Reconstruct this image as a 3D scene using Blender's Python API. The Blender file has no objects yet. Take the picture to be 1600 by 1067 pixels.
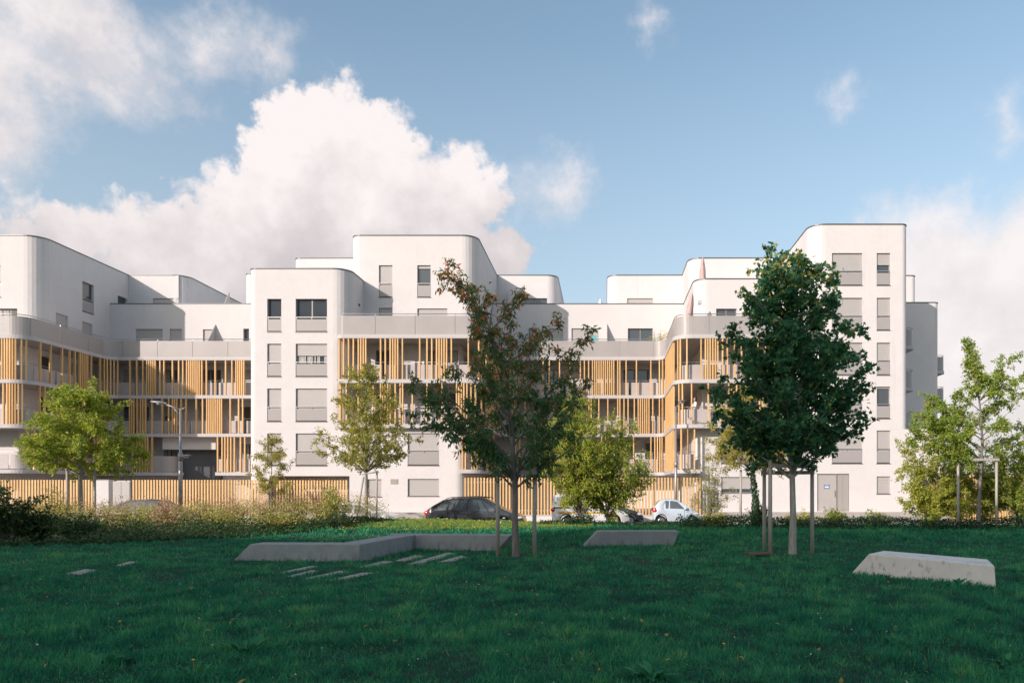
import bpy, bmesh, math, random
import numpy as np
from mathutils import Vector, Matrix

# ------------------------------------------------------------------ camera
SC = bpy.context.scene
COL = SC.collection
FPX, VX, VY, EYE = 1150.0, 945.0, 764.0, 1.68      # focal length, vanishing point (photo pixels), eye height
cam_d = bpy.data.cameras.new('camera'); cam = bpy.data.objects.new('camera', cam_d); COL.objects.link(cam)
cam.location = (0, 0, EYE); cam.rotation_euler = (math.radians(90), 0, 0)
cam_d.sensor_width = 36; cam_d.lens = 36 * FPX / 1600
cam_d.shift_x = (800 - VX) / 1600; cam_d.shift_y = (VY - 533.5) / 1600
cam_d.clip_start = 0.1; cam_d.clip_end = 6000
SC.camera = cam
SC.view_settings.view_transform = 'Standard'; SC.view_settings.look = 'None'
SC.view_settings.gamma = 1; SC.view_settings.use_curve_mapping = False
SC.view_settings.exposure = 0.72
SC.cycles.use_denoising = True
SC.cycles.max_bounces = 6; SC.cycles.transparent_max_bounces = 10
SC.cycles.diffuse_bounces = 3; SC.cycles.glossy_bounces = 3; SC.cycles.transmission_bounces = 4

SUN_TRAVEL = Vector((0.9, 1.0, -0.54)).normalized()
SUN_EL = math.asin(-SUN_TRAVEL.z)
SUN_AZ = math.atan2(-SUN_TRAVEL.x, -SUN_TRAVEL.y)

# ------------------------------------------------------------------ node helper
class NT:
    def __init__(s, tree):
        s.t = tree; s.n = tree.nodes; s.l = tree.links
    def put(s, sock, v):
        if hasattr(v, 'is_output'): s.l.new(v, sock)
        elif v is not None: sock.default_value = v
    def m(s, op, a, b=None, c=None, clamp=False):
        n = s.n.new('ShaderNodeMath'); n.operation = op; n.use_clamp = clamp
        s.put(n.inputs[0], a)
        if b is not None: s.put(n.inputs[1], b)
        if c is not None: s.put(n.inputs[2], c)
        return n.outputs[0]
    def v(s, op, a, b=None, scale=None):
        n = s.n.new('ShaderNodeVectorMath'); n.operation = op
        s.put(n.inputs[0], a)
        if b is not None: s.put(n.inputs[1], b)
        if scale is not None: s.put(n.inputs['Scale'], scale)
        return n.outputs['Value'] if op in ('DISTANCE', 'LENGTH', 'DOT_PRODUCT') else n.outputs[0]
    def noise(s, vec, scale, detail=3, rough=.5, dist=0, col=False):
        n = s.n.new('ShaderNodeTexNoise'); s.put(n.inputs['Vector'], vec)
        n.inputs['Scale'].default_value = scale; n.inputs['Detail'].default_value = detail
        n.inputs['Roughness'].default_value = rough; n.inputs['Distortion'].default_value = dist
        return n.outputs['Color'] if col else n.outputs['Fac']
    def rng(s, x, a, b, c=0., d=1., kind='SMOOTHSTEP'):
        n = s.n.new('ShaderNodeMapRange'); n.interpolation_type = kind
        for i, q in enumerate((x, a, b, c, d)): s.put(n.inputs[i], q)
        return n.outputs[0]
    def mix(s, f, a, b, mode='MIX'):
        n = s.n.new('ShaderNodeMix'); n.data_type = 'RGBA'; n.blend_type = mode
        s.put(n.inputs[0], f)
        s.put(n.inputs[6], a if hasattr(a, 'is_output') else tuple(a) + ((1,) if len(a) == 3 else ()))
        s.put(n.inputs[7], b if hasattr(b, 'is_output') else tuple(b) + ((1,) if len(b) == 3 else ()))
        return n.outputs[2]
    def ramp(s, f, stops):
        n = s.n.new('ShaderNodeValToRGB'); s.put(n.inputs[0], f)
        e = n.color_ramp.elements
        while len(e) < len(stops): e.new(.5)
        for i, (p, c) in enumerate(stops): e[i].position = p; e[i].color = tuple(c) + (1,)
        return n.outputs[0]
    def attr(s, name):
        n = s.n.new('ShaderNodeAttribute'); n.attribute_name = name; return n.outputs['Fac']
    def coord(s, kind='Object'):
        return s.n.new('ShaderNodeTexCoord').outputs[kind]

# ------------------------------------------------------------------ sky with clouds
world = bpy.data.worlds.new('World'); SC.world = world; world.use_nodes = True
wt = NT(world.node_tree); wt.n.clear()
def pxdir(px, py):
    return Vector(((px - VX) / FPX, 1, (VY - py) / FPX)).normalized()
# billowing cumulus (crisp) and ragged cloud (soft): centre pixel, radius in pixels
CRISP = [(526, 203, 70), (470, 255, 98), (600, 268, 88), (420, 335, 116), (690, 312, 84), (560, 370, 145), (748, 322, 46),
         (310, 360, 74), (215, 378, 74), (680, 385, 118), (120, 410, 88), (330, 440, 135), (765, 392, 62), (10, 450, 95)]
SOFT = [(50, 30, 105), (140, 60, 80), (10, 140, 80), (120, 130, 62), (-90, 120, 150), (235, 85, 42), (310, 78, 52), (385, 92, 42), (425, 110, 26),
        (215, 140, 34), (262, 160, 24), (-30, 330, 34), (876, 308, 40), (818, 285, 24), (1035, 30, 24), (1310, 168, 24), (1560, 212, 22),
        (1450, 430, 110), (1570, 450, 140), (1625, 380, 85), (1500, 560, 170), (1410, 390, 52), (1700, 520, 200)]
def cloud_group():
    g = bpy.data.node_groups.new('cloud_field', 'ShaderNodeTree')
    g.interface.new_socket('Dir', in_out='INPUT', socket_type='NodeSocketVector')
    g.interface.new_socket('Crisp', in_out='OUTPUT', socket_type='NodeSocketFloat')
    g.interface.new_socket('Soft', in_out='OUTPUT', socket_type='NodeSocketFloat')
    t = NT(g); gi = g.nodes.new('NodeGroupInput'); go = g.nodes.new('NodeGroupOutput')
    d = gi.outputs[0]
    n1 = t.noise(d, 9, 5, .6, 0, True); n2 = t.noise(d, 38, 4, .62, 0, True)
    w1 = t.v('SCALE', t.v('SUBTRACT', n1, (.5, .5, .5)), scale=.10)
    w2 = t.v('SCALE', t.v('SUBTRACT', n2, (.5, .5, .5)), scale=.045)
    dw = t.v('ADD', t.v('ADD', d, w1), w2)
    def union(blobs, dd):
        acc = None
        for (px, py, r) in blobs:
            c = pxdir(px, py); ra = r / FPX * c.y
            s = t.m('SUBTRACT', 1.0, t.m('MULTIPLY', t.v('DISTANCE', dd, tuple(c)), 1 / ra))
            s = t.m('MULTIPLY', s, ra * 10)
            acc = s if acc is None else t.m('SMOOTH_MAX', acc, s, .25)
        return acc
    def billow(scale, k):                                            # rounded cauliflower heads
        n = g.nodes.new('ShaderNodeTexVoronoi'); n.feature = 'F1'; n.inputs['Scale'].default_value = scale
        t.l.new(t.v('ADD', d, w2), n.inputs['Vector']); return t.m('MULTIPLY', t.m('SUBTRACT', .48, n.outputs['Distance']), k)
    bil = t.m('ADD', billow(14, .40), billow(34, .26))
    t.l.new(t.m('ADD', union(CRISP, dw), bil), go.inputs[0])
    w3 = t.v('SCALE', t.v('SUBTRACT', t.noise(d, 6, 7, .64, .1, True), (.5, .5, .5)), scale=.20)
    soft = union(SOFT, t.v('ADD', t.v('ADD', d, w3), w2))
    # ordinary broken cloud over the rest of the sky, outside the patch the photograph shows
    gen = t.m('SUBTRACT', t.noise(t.v('MULTIPLY', d, (1, 1, 1.7)), 2.6, 7, .6, .3), .56)
    away = t.rng(t.v('DOT_PRODUCT', d, tuple(pxdir(800, 430))), .66, .5)
    gen = t.m('SUBTRACT', t.m('MULTIPLY', gen, 4.0), t.m('MULTIPLY', t.m('SUBTRACT', 1.0, away), 3.0))
    t.l.new(t.m('MAXIMUM', soft, gen), go.inputs[1])
    return g
CG = cloud_group()
sky = wt.n.new('ShaderNodeTexSky'); sky.sky_type = 'NISHITA'; sky.sun_disc = False
sky.sun_elevation = SUN_EL; sky.sun_rotation = SUN_AZ; sky.altitude = 50; sky.air_density = 1.0; sky.dust_density = 1.6; sky.ozone_density = 1.2
dirv = wt.v('NORMALIZE', wt.coord('Generated'))
def field(v):
    n = wt.n.new('ShaderNodeGroup'); n.node_tree = CG; wt.l.new(v, n.inputs[0]); return n.outputs[0], n.outputs[1]
c0, s0 = field(dirv)
c1, s1 = field(wt.v('NORMALIZE', wt.v('ADD', dirv, (-.045, 0, .06))))
elev = wt.n.new('ShaderNodeSeparateXYZ'); wt.l.new(dirv, elev.inputs[0]); ez = elev.outputs[2]
alpha_c = wt.rng(c0, -.04, .19)
alpha_s = wt.m('MULTIPLY', wt.rng(s0, -.25, .55), .95)
fluff = wt.noise(dirv, 16, 6, .6)
lit_c = wt.m('ADD', wt.m('MULTIPLY', wt.m('SUBTRACT', c0, c1), .6), .72)
lit_c = wt.m('ADD', lit_c, wt.m('MULTIPLY', wt.m('SUBTRACT', fluff, .5), .5))
lit_c = wt.m('ADD', lit_c, wt.rng(ez, .26, .46, -.42, .26))
lit_s = wt.m('ADD', wt.m('MULTIPLY', wt.m('SUBTRACT', s0, s1), .3), .74)
lit_s = wt.m('ADD', lit_s, wt.m('MULTIPLY', wt.m('SUBTRACT', fluff, .5), .7))
shade = [(0, (.38, .35, .362)), (.4, (.45, .415, .42)), (.75, (.54, .50, .497)), (1, (.60, .556, .55))]
col_c = wt.ramp(lit_c, shade); col_s = wt.ramp(lit_s, shade)
SKY_STRENGTH = .14
up10 = tuple([1 / SKY_STRENGTH] * 3)                                  # cloud values above are plain radiance
col_c = wt.v('MULTIPLY', col_c, up10); col_s = wt.v('MULTIPLY', col_s, up10)
tinted = wt.v('MULTIPLY', sky.outputs[0], (1.08, 1.06, .93))          # white balance of the photograph
hz = tuple(k / SKY_STRENGTH for k in (.30, .335, .385))                    # thin haze low in the sky, all round
tinted = wt.mix(wt.rng(ez, .52, .02, 0., .78, 'LINEAR'), tinted, hz)
mixed = wt.mix(alpha_s, tinted, col_s); mixed = wt.mix(alpha_c, mixed, col_c)
bg = wt.n.new('ShaderNodeBackground'); bg.inputs['Strength'].default_value = SKY_STRENGTH
wt.l.new(mixed, bg.inputs['Color'])
wo = wt.n.new('ShaderNodeOutputWorld'); wt.l.new(bg.outputs[0], wo.inputs[0])
world.cycles.sampling_method = 'MANUAL'; world.cycles.sample_map_resolution = 512

sun_d = bpy.data.lights.new('sun', 'SUN'); sun_d.energy = 2.95; sun_d.angle = math.radians(.53); sun_d.color = (1, .875, .815)
sun = bpy.data.objects.new('sun', sun_d); COL.objects.link(sun)
sun.rotation_euler = SUN_TRAVEL.to_track_quat('-Z', 'Y').to_euler()

# ------------------------------------------------------------------ general helpers
def P(px, py, Y):                      # photo pixel on the vertical plane at distance Y
    return ((px - VX) / FPX * Y, Y, EYE + (VY - py) / FPX * Y)
def X(px, Y): return (px - VX) / FPX * Y
def Z(py, Y): return EYE + (VY - py) / FPX * Y

def link(o, parent=None):
    COL.objects.link(o)
    if parent is not None: o.parent = parent
    return o
def tag(o, label=None, cat=None, group=None, kind=None):
    if label: o['label'] = label
    if cat: o['category'] = cat
    if group: o['group'] = group
    if kind: o['kind'] = kind
    return o
def thing(name, label, cat, loc=(0, 0, 0), rz=0, group=None):
    o = bpy.data.objects.new(name, None); o.location = loc; o.rotation_euler = (0, 0, rz); o.empty_display_size = .2
    link(o); return tag(o, label, cat, group)

class MB:
    """collects faces, builds one mesh object"""
    def __init__(s): s.v = []; s.f = []; s.mi = []
    def add(s, vs, fs, mi=0):
        o = len(s.v); s.v += [tuple(p) for p in vs]; s.f += [tuple(i + o for i in f) for f in fs]; s.mi += [mi] * len(fs); return s
    def box(s, a, b, mi=0, M=None):
        (x0, y0, z0), (x1, y1, z1) = a, b
        vs = [(x0, y0, z0), (x1, y0, z0), (x1, y1, z0), (x0, y1, z0), (x0, y0, z1), (x1, y0, z1), (x1, y1, z1), (x0, y1, z1)]
        if M is not None: vs = [tuple(M @ Vector(p)) for p in vs]
        return s.add(vs, [(0, 3, 2, 1), (4, 5, 6, 7), (0, 1, 5, 4), (1, 2, 6, 5), (2, 3, 7, 6), (3, 0, 4, 7)], mi)
    def tube(s, pts, rad, n=6, mi=0, cap=True):
        pts = [Vector(p) for p in pts]; rings = []
        if not hasattr(rad, '__len__'): rad = [rad] * len(pts)
        up = Vector((0, 0, 1)); o = len(s.v); prev = None
        for i, p in enumerate(pts):
            t = (pts[min(i + 1, len(pts) - 1)] - pts[max(i - 1, 0)])
            t = t.normalized() if t.length > 1e-9 else Vector((0, 0, 1))
            if prev is None:
                a = t.cross(up if abs(t.z) < .95 else Vector((1, 0, 0))).normalized()
            else:
                a = (prev - t * prev.dot(t)); a = a.normalized() if a.length > 1e-6 else t.orthogonal().normalized()
            prev = a; b = t.cross(a)
            for k in range(n):
                th = 2 * math.pi * k / n
                s.v.append(tuple(p + (a * math.cos(th) + b * math.sin(th)) * rad[i]))
        m = len(pts)
        for i in range(m - 1):
            for k in range(n):
                k2 = (k + 1) % n
                s.f.append((o + i * n + k, o + i * n + k2, o + (i + 1) * n + k2, o + (i + 1) * n + k)); s.mi.append(mi)
        if cap:
            s.f.append(tuple(o + k for k in reversed(range(n)))); s.mi.append(mi)
            s.f.append(tuple(o + (m - 1) * n + k for k in range(n))); s.mi.append(mi)
        return s
    def lathe(s, prof, M, n=20, mi=0):
        """profile of (radius, height) turned round local z"""
        o = len(s.v)
        for (r, h) in prof:
            for k in range(n):
                th = 2 * math.pi * k / n; s.v.append(tuple(M @ Vector((r * math.cos(th), r * math.sin(th), h))))
        for i in range(len(prof) - 1):
            for k in range(n):
                k2 = (k + 1) % n
                s.f.append((o + i * n + k, o + i * n + k2, o + (i + 1) * n + k2, o + (i + 1) * n + k)); s.mi.append(mi)
        return s
    def mesh(s, name, mats, smooth=False):
        me = bpy.data.meshes.new(name); me.from_pydata(s.v, [], s.f)
        for m in (mats if isinstance(mats, (list, tuple)) else [mats]): me.materials.append(m)
        if any(s.mi): me.polygons.foreach_set('material_index', s.mi)
        if smooth: me.polygons.foreach_set('use_smooth', [True] * len(me.polygons))
        me.update(); return me
    def build(s, name, mats, parent=None, smooth=False, bevel=0, bseg=2, angle=None):
        o = bpy.data.objects.new(name, s.mesh(name, mats, smooth)); link(o, parent)
        if bevel:
            b = o.modifiers.new('bevel', 'BEVEL'); b.width = bevel; b.segments = bseg; b.limit_method = 'ANGLE'; b.angle_limit = math.radians(35)
        return o
def weld(o, dist=1e-4):
    bm = bmesh.new(); bm.from_mesh(o.data); bmesh.ops.remove_doubles(bm, verts=bm.verts, dist=dist)
    bmesh.ops.recalc_face_normals(bm, faces=bm.faces); bm.to_mesh(o.data); bm.free(); return o
def copy_tree(o, parent=None):
    c = o.copy(); COL.objects.link(c)
    if parent is not None: c.parent = parent
    for ch in o.children: copy_tree(ch, c)
    return c
# ------------------------------------------------------------------ materials
MAT = {}
def mat(name, base, rough=.6, metal=0, noise=None, bump=None, spec=None, coat=0, emit=None):
    """base: colour; noise: (scale, colour2, amount); bump: (scale, strength, distance)"""
    m = bpy.data.materials.new(name); m.use_nodes = True; t = NT(m.node_tree); b = m.node_tree.nodes['Principled BSDF']
    b.inputs['Roughness'].default_value = rough; b.inputs['Metallic'].default_value = metal
    if spec is not None: b.inputs['Specular IOR Level'].default_value = spec
    if coat: b.inputs['Coat Weight'].default_value = coat; b.inputs['Coat Roughness'].default_value = .05
    oc = t.coord('Object')
    if noise:
        sc, c2, am = noise
        f = t.m('MULTIPLY', t.rng(t.noise(oc, sc, 6, .65), .35, .7), am)
        t.l.new(t.mix(f, base, c2), b.inputs['Base Color'])
    else: b.inputs['Base Color'].default_value = tuple(base) + (1,)
    if bump:
        sc, st, di = bump
        n = t.n.new('ShaderNodeBump'); n.inputs['Strength'].default_value = st; n.inputs['Distance'].default_value = di
        t.l.new(t.noise(oc, sc, 5, .6), n.inputs['Height']); t.l.new(n.outputs[0], b.inputs['Normal'])
    if emit: b.inputs['Emission Color'].default_value = tuple(emit) + (1,); b.inputs['Emission Strength'].default_value = 1
    MAT[name] = m; return m

# trowelled white render: cloudy marks, faint rain streaks under copings
m = mat('stucco', (.80, .775, .755), .85)
t = NT(m.node_tree); b = m.node_tree.nodes['Principled BSDF']; oc = t.coord('Object')
cl = t.rng(t.noise(oc, .55, 8, .72, .8), .40, .62)
fine = t.rng(t.noise(oc, 3.1, 6, .7), .45, .7)
streak = t.rng(t.noise(t.v('MULTIPLY', oc, (3.0, 3.0, .12)), 1.0, 5, .6), .58, .78)
c = t.mix(t.m('MULTIPLY', cl, .55), (.64, .612, .60), (.59, .568, .56))
c = t.mix(t.m('MULTIPLY', fine, .35), c, (.57, .555, .548))
c = t.mix(t.m('MULTIPLY', streak, .28), c, (.46, .445, .435))
t.l.new(c, b.inputs['Base Color'])
bp = t.n.new('ShaderNodeBump'); bp.inputs['Strength'].default_value = .35; bp.inputs['Distance'].default_value = .02
t.l.new(t.noise(oc, 9, 6, .65), bp.inputs['Height']); t.l.new(bp.outputs[0], b.inputs['Normal'])

mat('soffit', (.66, .61, .58), .9, noise=(2, (.58, .54, .52), .5))
mat('slab', (.50, .475, .465), .75, noise=(1.5, (.46, .44, .44), .6), bump=(30, .15, .01))
mat('coping', (.12, .125, .13), .45, .4)
mat('frame', (.22, .21, .205), .45, .2)
mat('rail', (.42, .42, .42), .35, .7)
mat('shutter', (.42, .40, .385), .55, noise=(.8, (.44, .42, .40), .5))
mat('curtain', (.55, .53, .52), .9, noise=(6, (.35, .34, .33), .8))
mat('panel', (.34, .32, .31), .35, noise=(.6, (.36, .34, .33), .5))
mat('loggia_panel', (.44, .40, .39), .5, noise=(.7, (.38, .35, .34), .5))
mat('dark_room', (.03, .03, .035), .9)
mat('passage_shade', (.10, .105, .115), .9, noise=(1, (.07, .07, .08), .6))
mat('door_grey', (.42, .39, .37), .5, noise=(.8, (.37, .35, .33), .5))
mat('door_side', (.34, .32, .30), .5)
# window glass: dark reflecting pane
mat('glass', (.055, .065, .075), .04, spec=1.0)
mat('car_glass', (.085, .10, .10), .03, spec=1.0)
# translucent balustrade sheet
m = bpy.data.materials.new('balustrade'); m.use_nodes = True; t = NT(m.node_tree); t.n.clear()
oc = t.coord('Object'); out = t.n.new('ShaderNodeOutputMaterial')
pb = t.n.new('ShaderNodeBsdfPrincipled'); pb.inputs['Roughness'].default_value = .38
t.l.new(t.mix(t.m('MULTIPLY', t.rng(t.noise(oc, .5, 5, .6), .35, .7), .6), (.43, .40, .385), (.37, .35, .34)), pb.inputs['Base Color'])
tr = t.n.new('ShaderNodeBsdfTransparent'); tr.inputs[0].default_value = (.92, .92, .92, 1); mx = t.n.new('ShaderNodeMixShader'); mx.inputs[0].default_value = .20
t.l.new(pb.outputs[0], mx.inputs[1]); t.l.new(tr.outputs[0], mx.inputs[2]); t.l.new(mx.outputs[0], out.inputs[0]); MAT['balustrade'] = m

def wood(name, ca, cb, gz=.5):
    m = mat(name, ca, .62); t = NT(m.node_tree); b = m.node_tree.nodes['Principled BSDF']
    oi = t.n.new('ShaderNodeObjectInfo'); oc = t.coord('Object')
    off = t.v('ADD', oc, t.v('SCALE', oi.outputs['Location'], scale=3.7))
    g = t.noise(t.v('MULTIPLY', off, (14, 14, gz)), 1.5, 5, .65)
    c = t.mix(t.rng(g, .3, .72), ca, cb)
    rn = t.n.new('ShaderNodeTexWhiteNoise'); t.l.new(oi.outputs['Location'], rn.inputs['Vector'])
    c = t.mix(t.m('MULTIPLY', rn.outputs['Value'], .4), c, tuple(k * .72 for k in cb))
    t.l.new(c, b.inputs['Base Color']); return m
wood('timber', (.80, .535, .25), (.62, .37, .145))
wood('timber_stuff', (.80, .535, .25), (.62, .37, .145))
wood('stake', (.50, .46, .41), (.34, .31, .275), .8)
wood('bark', (.24, .21, .19), (.12, .10, .09), 2.0)
wood('bark_pale', (.42, .39, .35), (.24, .215, .19), 2.0)
mat('twig', (.11, .085, .07), .8)
# bench concrete: board marks, dark streaks towards the foot
m = mat('concrete', (.40, .385, .365), .85); t = NT(m.node_tree); b = m.node_tree.nodes['Principled BSDF']; oc = t.coord('Object')
sep = t.n.new('ShaderNodeSeparateXYZ'); t.l.new(oc, sep.inputs[0])
mott = t.rng(t.noise(oc, 3, 7, .7), .35, .68)
st = t.rng(t.noise(t.v('MULTIPLY', oc, (7, 7, .9)), 1.0, 5, .65), .46, .66)
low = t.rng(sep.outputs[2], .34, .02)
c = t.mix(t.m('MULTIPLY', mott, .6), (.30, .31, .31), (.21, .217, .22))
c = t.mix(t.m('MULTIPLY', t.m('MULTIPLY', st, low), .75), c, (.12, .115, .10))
pit = t.rng(t.noise(oc, 70, 2, .5), .62, .7)
c = t.mix(t.m('MULTIPLY', pit, .35), c, (.2, .19, .18)); t.l.new(c, b.inputs['Base Color'])
bp = t.n.new('ShaderNodeBump'); bp.inputs['Strength'].default_value = .3; bp.inputs['Distance'].default_value = .01
t.l.new(t.noise(oc, 40, 5, .6), bp.inputs['Height']); t.l.new(bp.outputs[0], b.inputs['Normal'])
# right bench: sunlight put into a paler warm colour, stained in patches
m = mat('concrete_sunlit', (.62, .57, .53), .85); t = NT(m.node_tree); b = m.node_tree.nodes['Principled BSDF']; oc = t.coord('Object')
blot = t.m('MULTIPLY', t.rng(t.noise(oc, 2.6, 6, .72, .4), .5, .66), t.rng(t.noise(t.v('MULTIPLY', oc, (16, 16, 5)), 1, 4, .6), .42, .62))
c = t.mix(t.rng(t.noise(oc, 2, 5, .6), .3, .7), (.80, .735, .68), (.72, .655, .605))
c = t.mix(t.m('MULTIPLY', blot, .8), c, (.25, .22, .185)); t.l.new(c, b.inputs['Base Color'])
bp = t.n.new('ShaderNodeBump'); bp.inputs['Strength'].default_value = .25; bp.inputs['Distance'].default_value = .01
t.l.new(t.noise(oc, 45, 5, .6), bp.inputs['Height']); t.l.new(bp.outputs[0], b.inputs['Normal'])
mat('stone', (.38, .345, .31), .9, noise=(5, (.24, .22, .2), .8), bump=(25, .4, .01))

mat('soil', (.016, .036, .016), 1, noise=(4, (.012, .03, .012), .8))
mat('asphalt', (.06, .06, .062), .9, noise=(8, (.04, .04, .042), .7), bump=(60, .3, .005))
mat('pavement', (.40, .36, .33), .9, noise=(1.2, (.31, .285, .265), .7), bump=(40, .2, .005))
mat('kerb', (.45, .43, .40), .85, noise=(2, (.35, .34, .32), .6))
mat('white_line', (.75, .75, .73), .7, noise=(12, (.3, .3, .3), .6))
mat('far_ground', (.13, .13, .11), .95, noise=(.05, (.08, .1, .06), .8))
mat('shading_block_wall', (.62, .58, .54), .9, noise=(1, (.55, .51, .47), .7))  # pale so the added shading block bounces light back

def leafmat(name, cols, trans=.35, rough=.5):
    """colour ramp read from the per-leaf attribute rnd"""
    m = bpy.data.materials.new(name); m.use_nodes = True; t = NT(m.node_tree); t.n.clear()
    r = t.attr('rnd'); stops = [(i / (len(cols) - 1), c) for i, c in enumerate(cols)]
    c = t.ramp(r, stops)
    pb = t.n.new('ShaderNodeBsdfPrincipled'); pb.inputs['Roughness'].default_value = rough; pb.inputs['Specular IOR Level'].default_value = .3
    t.l.new(c, pb.inputs['Base Color'])
    tl = t.n.new('ShaderNodeBsdfTranslucent'); t.l.new(t.mix(1, c, (1.15, 1.1, .7), 'MULTIPLY'), tl.inputs[0])
    mx = t.n.new('ShaderNodeMixShader'); mx.inputs[0].default_value = trans
    t.l.new(pb.outputs[0], mx.inputs[1]); t.l.new(tl.outputs[0], mx.inputs[2])
    o = t.n.new('ShaderNodeOutputMaterial'); t.l.new(mx.outputs[0], o.inputs[0]); MAT[name] = m; return m
leafmat('grass', [(.007, .085, .06), (.017, .17, .105), (.038, .27, .135), (.10, .36, .14), (.30, .39, .14)], .3, .8)
leafmat('leaf_maple', [(.028, .12, .07), (.045, .165, .082), (.075, .22, .088), (.15, .31, .085), (.55, .43, .09)], .45)
leafmat('leaf_cherry', [(.05, .17, .08), (.07, .20, .08), (.12, .21, .07), (.26, .19, .06), (.62, .24, .07), (.55, .14, .065)], .42)
leafmat('leaf_lime', [(.17, .28, .04), (.27, .38, .05), (.40, .46, .065), (.52, .50, .09), (.60, .51, .14)], .52)
leafmat('leaf_olive', [(.26, .29, .06), (.36, .37, .075), (.46, .43, .10), (.54, .46, .13), (.60, .48, .17)], .52)
leafmat('leaf_young', [(.14, .26, .045), (.22, .35, .055), (.34, .43, .07), (.48, .48, .10), (.60, .49, .15)], .52)
leafmat('leaf_pale', [(.19, .21, .08), (.25, .25, .10), (.31, .28, .12), (.38, .30, .13), (.36, .25, .13)], .4)
leafmat('leaf_ivy', [(.012, .045, .02), (.018, .06, .024), (.026, .075, .026), (.04, .09, .03)], .2, .35)
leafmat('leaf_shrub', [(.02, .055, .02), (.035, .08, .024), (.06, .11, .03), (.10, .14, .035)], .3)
leafmat('leaf_wild', [(.24, .31, .05), (.40, .44, .08), (.54, .50, .13), (.62, .48, .2)], .35)
leafmat('leaf_dry', [(.46, .34, .15), (.62, .42, .26), (.66, .43, .33), (.54, .27, .20), (.30, .14, .10)], .35)
leafmat('daisy', [(.7, .68, .66), (.8, .78, .76)], .1)
leafmat('fallen', [(.45, .28, .06), (.40, .22, .07), (.5, .36, .1), (.30, .14, .05)], .2)
leafmat('weed', [(.018, .15, .075), (.03, .20, .085), (.07, .27, .09)], .3, .7)

for n_, c_, r_ in (('paint_black', (.028, .031, .04), .16), ('paint_white', (.72, .71, .70), .25), ('paint_silver', (.50, .53, .57), .28), ('paint_grey', (.10, .105, .115), .25), ('paint_sky', (.52, .60, .68), .25)):
    mat(n_, c_, r_, coat=.8, noise=(6, tuple(k * .85 for k in c_), .3))
mat('rubber', (.018, .018, .019), .8)
mat('alloy', (.45, .45, .46), .3, .8)
mat('plastic_black', (.02, .02, .021), .55)
mat('lamp_red', (.55, .03, .02), .15, coat=1)
mat('lamp_clear', (.65, .65, .66), .1, coat=1)
mat('yellow', (.72, .42, .03), .45)
mat('plate', (.75, .74, .70), .5)
mat('lamp_metal', (.34, .33, .325), .45, .5, noise=(3, (.28, .275, .27), .5))
mat('lamp_glass', (.62, .6, .56), .25)
mat('sign_blue', (.03, .16, .42), .4)
mat('sign_white', (.78, .78, .76), .5)
mat('plaque', (.33, .27, .24), .6, noise=(20, (.42, .37, .33), .7))
mat('parasol', (.56, .40, .37), .85, noise=(4, (.42, .29, .27), .7))
mat('parasol_white', (.78, .78, .76), .8)
mat('skin', (.45, .27, .2), .55)
mat('hair', (.02, .014, .012), .5)
mat('top_white', (.72, .70, .68), .85)
mat('trousers', (.05, .06, .09), .85)
mat('terracotta', (.35, .16, .09), .8)
mat('chair_metal', (.30, .29, .28), .5, .4)
mat('screen', (.44, .415, .40), .5)
mat('wood_crate', (.16, .10, .06), .8, noise=(6, (.1, .06, .04), .6))
# ------------------------------------------------------------------ ground, road, pavements
ROAD_Z, WALK_Z, TERR_Z = -.40, -.28, .33
def lawn_z(x, y):
    z = .035 * np.sin(x * .55 + .3) * np.sin(y * .43) + .02 * np.sin(x * 1.7 + y * .9) * np.sin(y * 1.3 - x * .4)
    near = np.clip((y - 22.5) / 7.0, 0, 1); near = near * near * (3 - 2 * near)
    z = z * (1 - .7 * near)
    z = z + near * .25 * np.exp(-((x + 10.0) / 6.5) ** 2)            # low mound by the road
    z = z + near * .06 * np.exp(-((x - 3.0) / 12) ** 2)
    e = np.clip((y - 32.4) / 1.8, 0, 1); e = e * e * (3 - 2 * e)
    return z * (1 - e) + e * (-.36)
def lz(x, y): return float(lawn_z(np.float64(x), np.float64(y)))

def grid_mesh(name, xs, ys, zf, material, smooth=True):
    gx, gy = np.meshgrid(xs, ys); gz = zf(gx, gy)
    v = np.stack([gx, gy, gz], -1).reshape(-1, 3); nx, ny = len(xs), len(ys)
    i = (np.arange(ny - 1)[:, None] * nx + np.arange(nx - 1)[None, :]).ravel()
    f = np.stack([i, i + 1, i + nx + 1, i + nx], -1)
    me = bpy.data.meshes.new(name); me.from_pydata(v.tolist(), [], f.tolist()); me.materials.append(material)
    if smooth: me.polygons.foreach_set('use_smooth', [True] * len(me.polygons))
    return link(bpy.data.objects.new(name, me))
def structure(o): o['kind'] = 'structure'; return o
structure(MB().box((-2500, -2500, -1.2), (2500, 2500, -.62)).build('ground', MAT['far_ground']))
structure(grid_mesh('lawn', np.arange(-70, 70.1, .7), np.arange(-14, 34.3, .35), lawn_z, MAT['soil']))
structure(MB().box((-150, 35.0, -.615), (150, 43.15, ROAD_Z)).build('road', MAT['asphalt']))
structure(MB().box((-150, 33.9, -.61), (150, 34.85, WALK_Z - .005)).build('pavement', MAT['pavement']))
structure(MB().box((-150, 43.3, -.61), (150, 44.0, WALK_Z)).build('pavement', MAT['pavement']))
for (a, b_) in ((34.855, 34.995), (43.155, 43.295)):
    structure(MB().box((-150, a, -.60), (150, b_, WALK_Z + .004)).build('kerb', MAT['kerb'], bevel=.015))
for k in range(-12, 14):
    structure(MB().box((k * 5.2, 39.0, -.51), (k * 5.2 + 2.4, 39.12, ROAD_Z + .004)).build('road_marking', MAT['white_line']))
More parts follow.
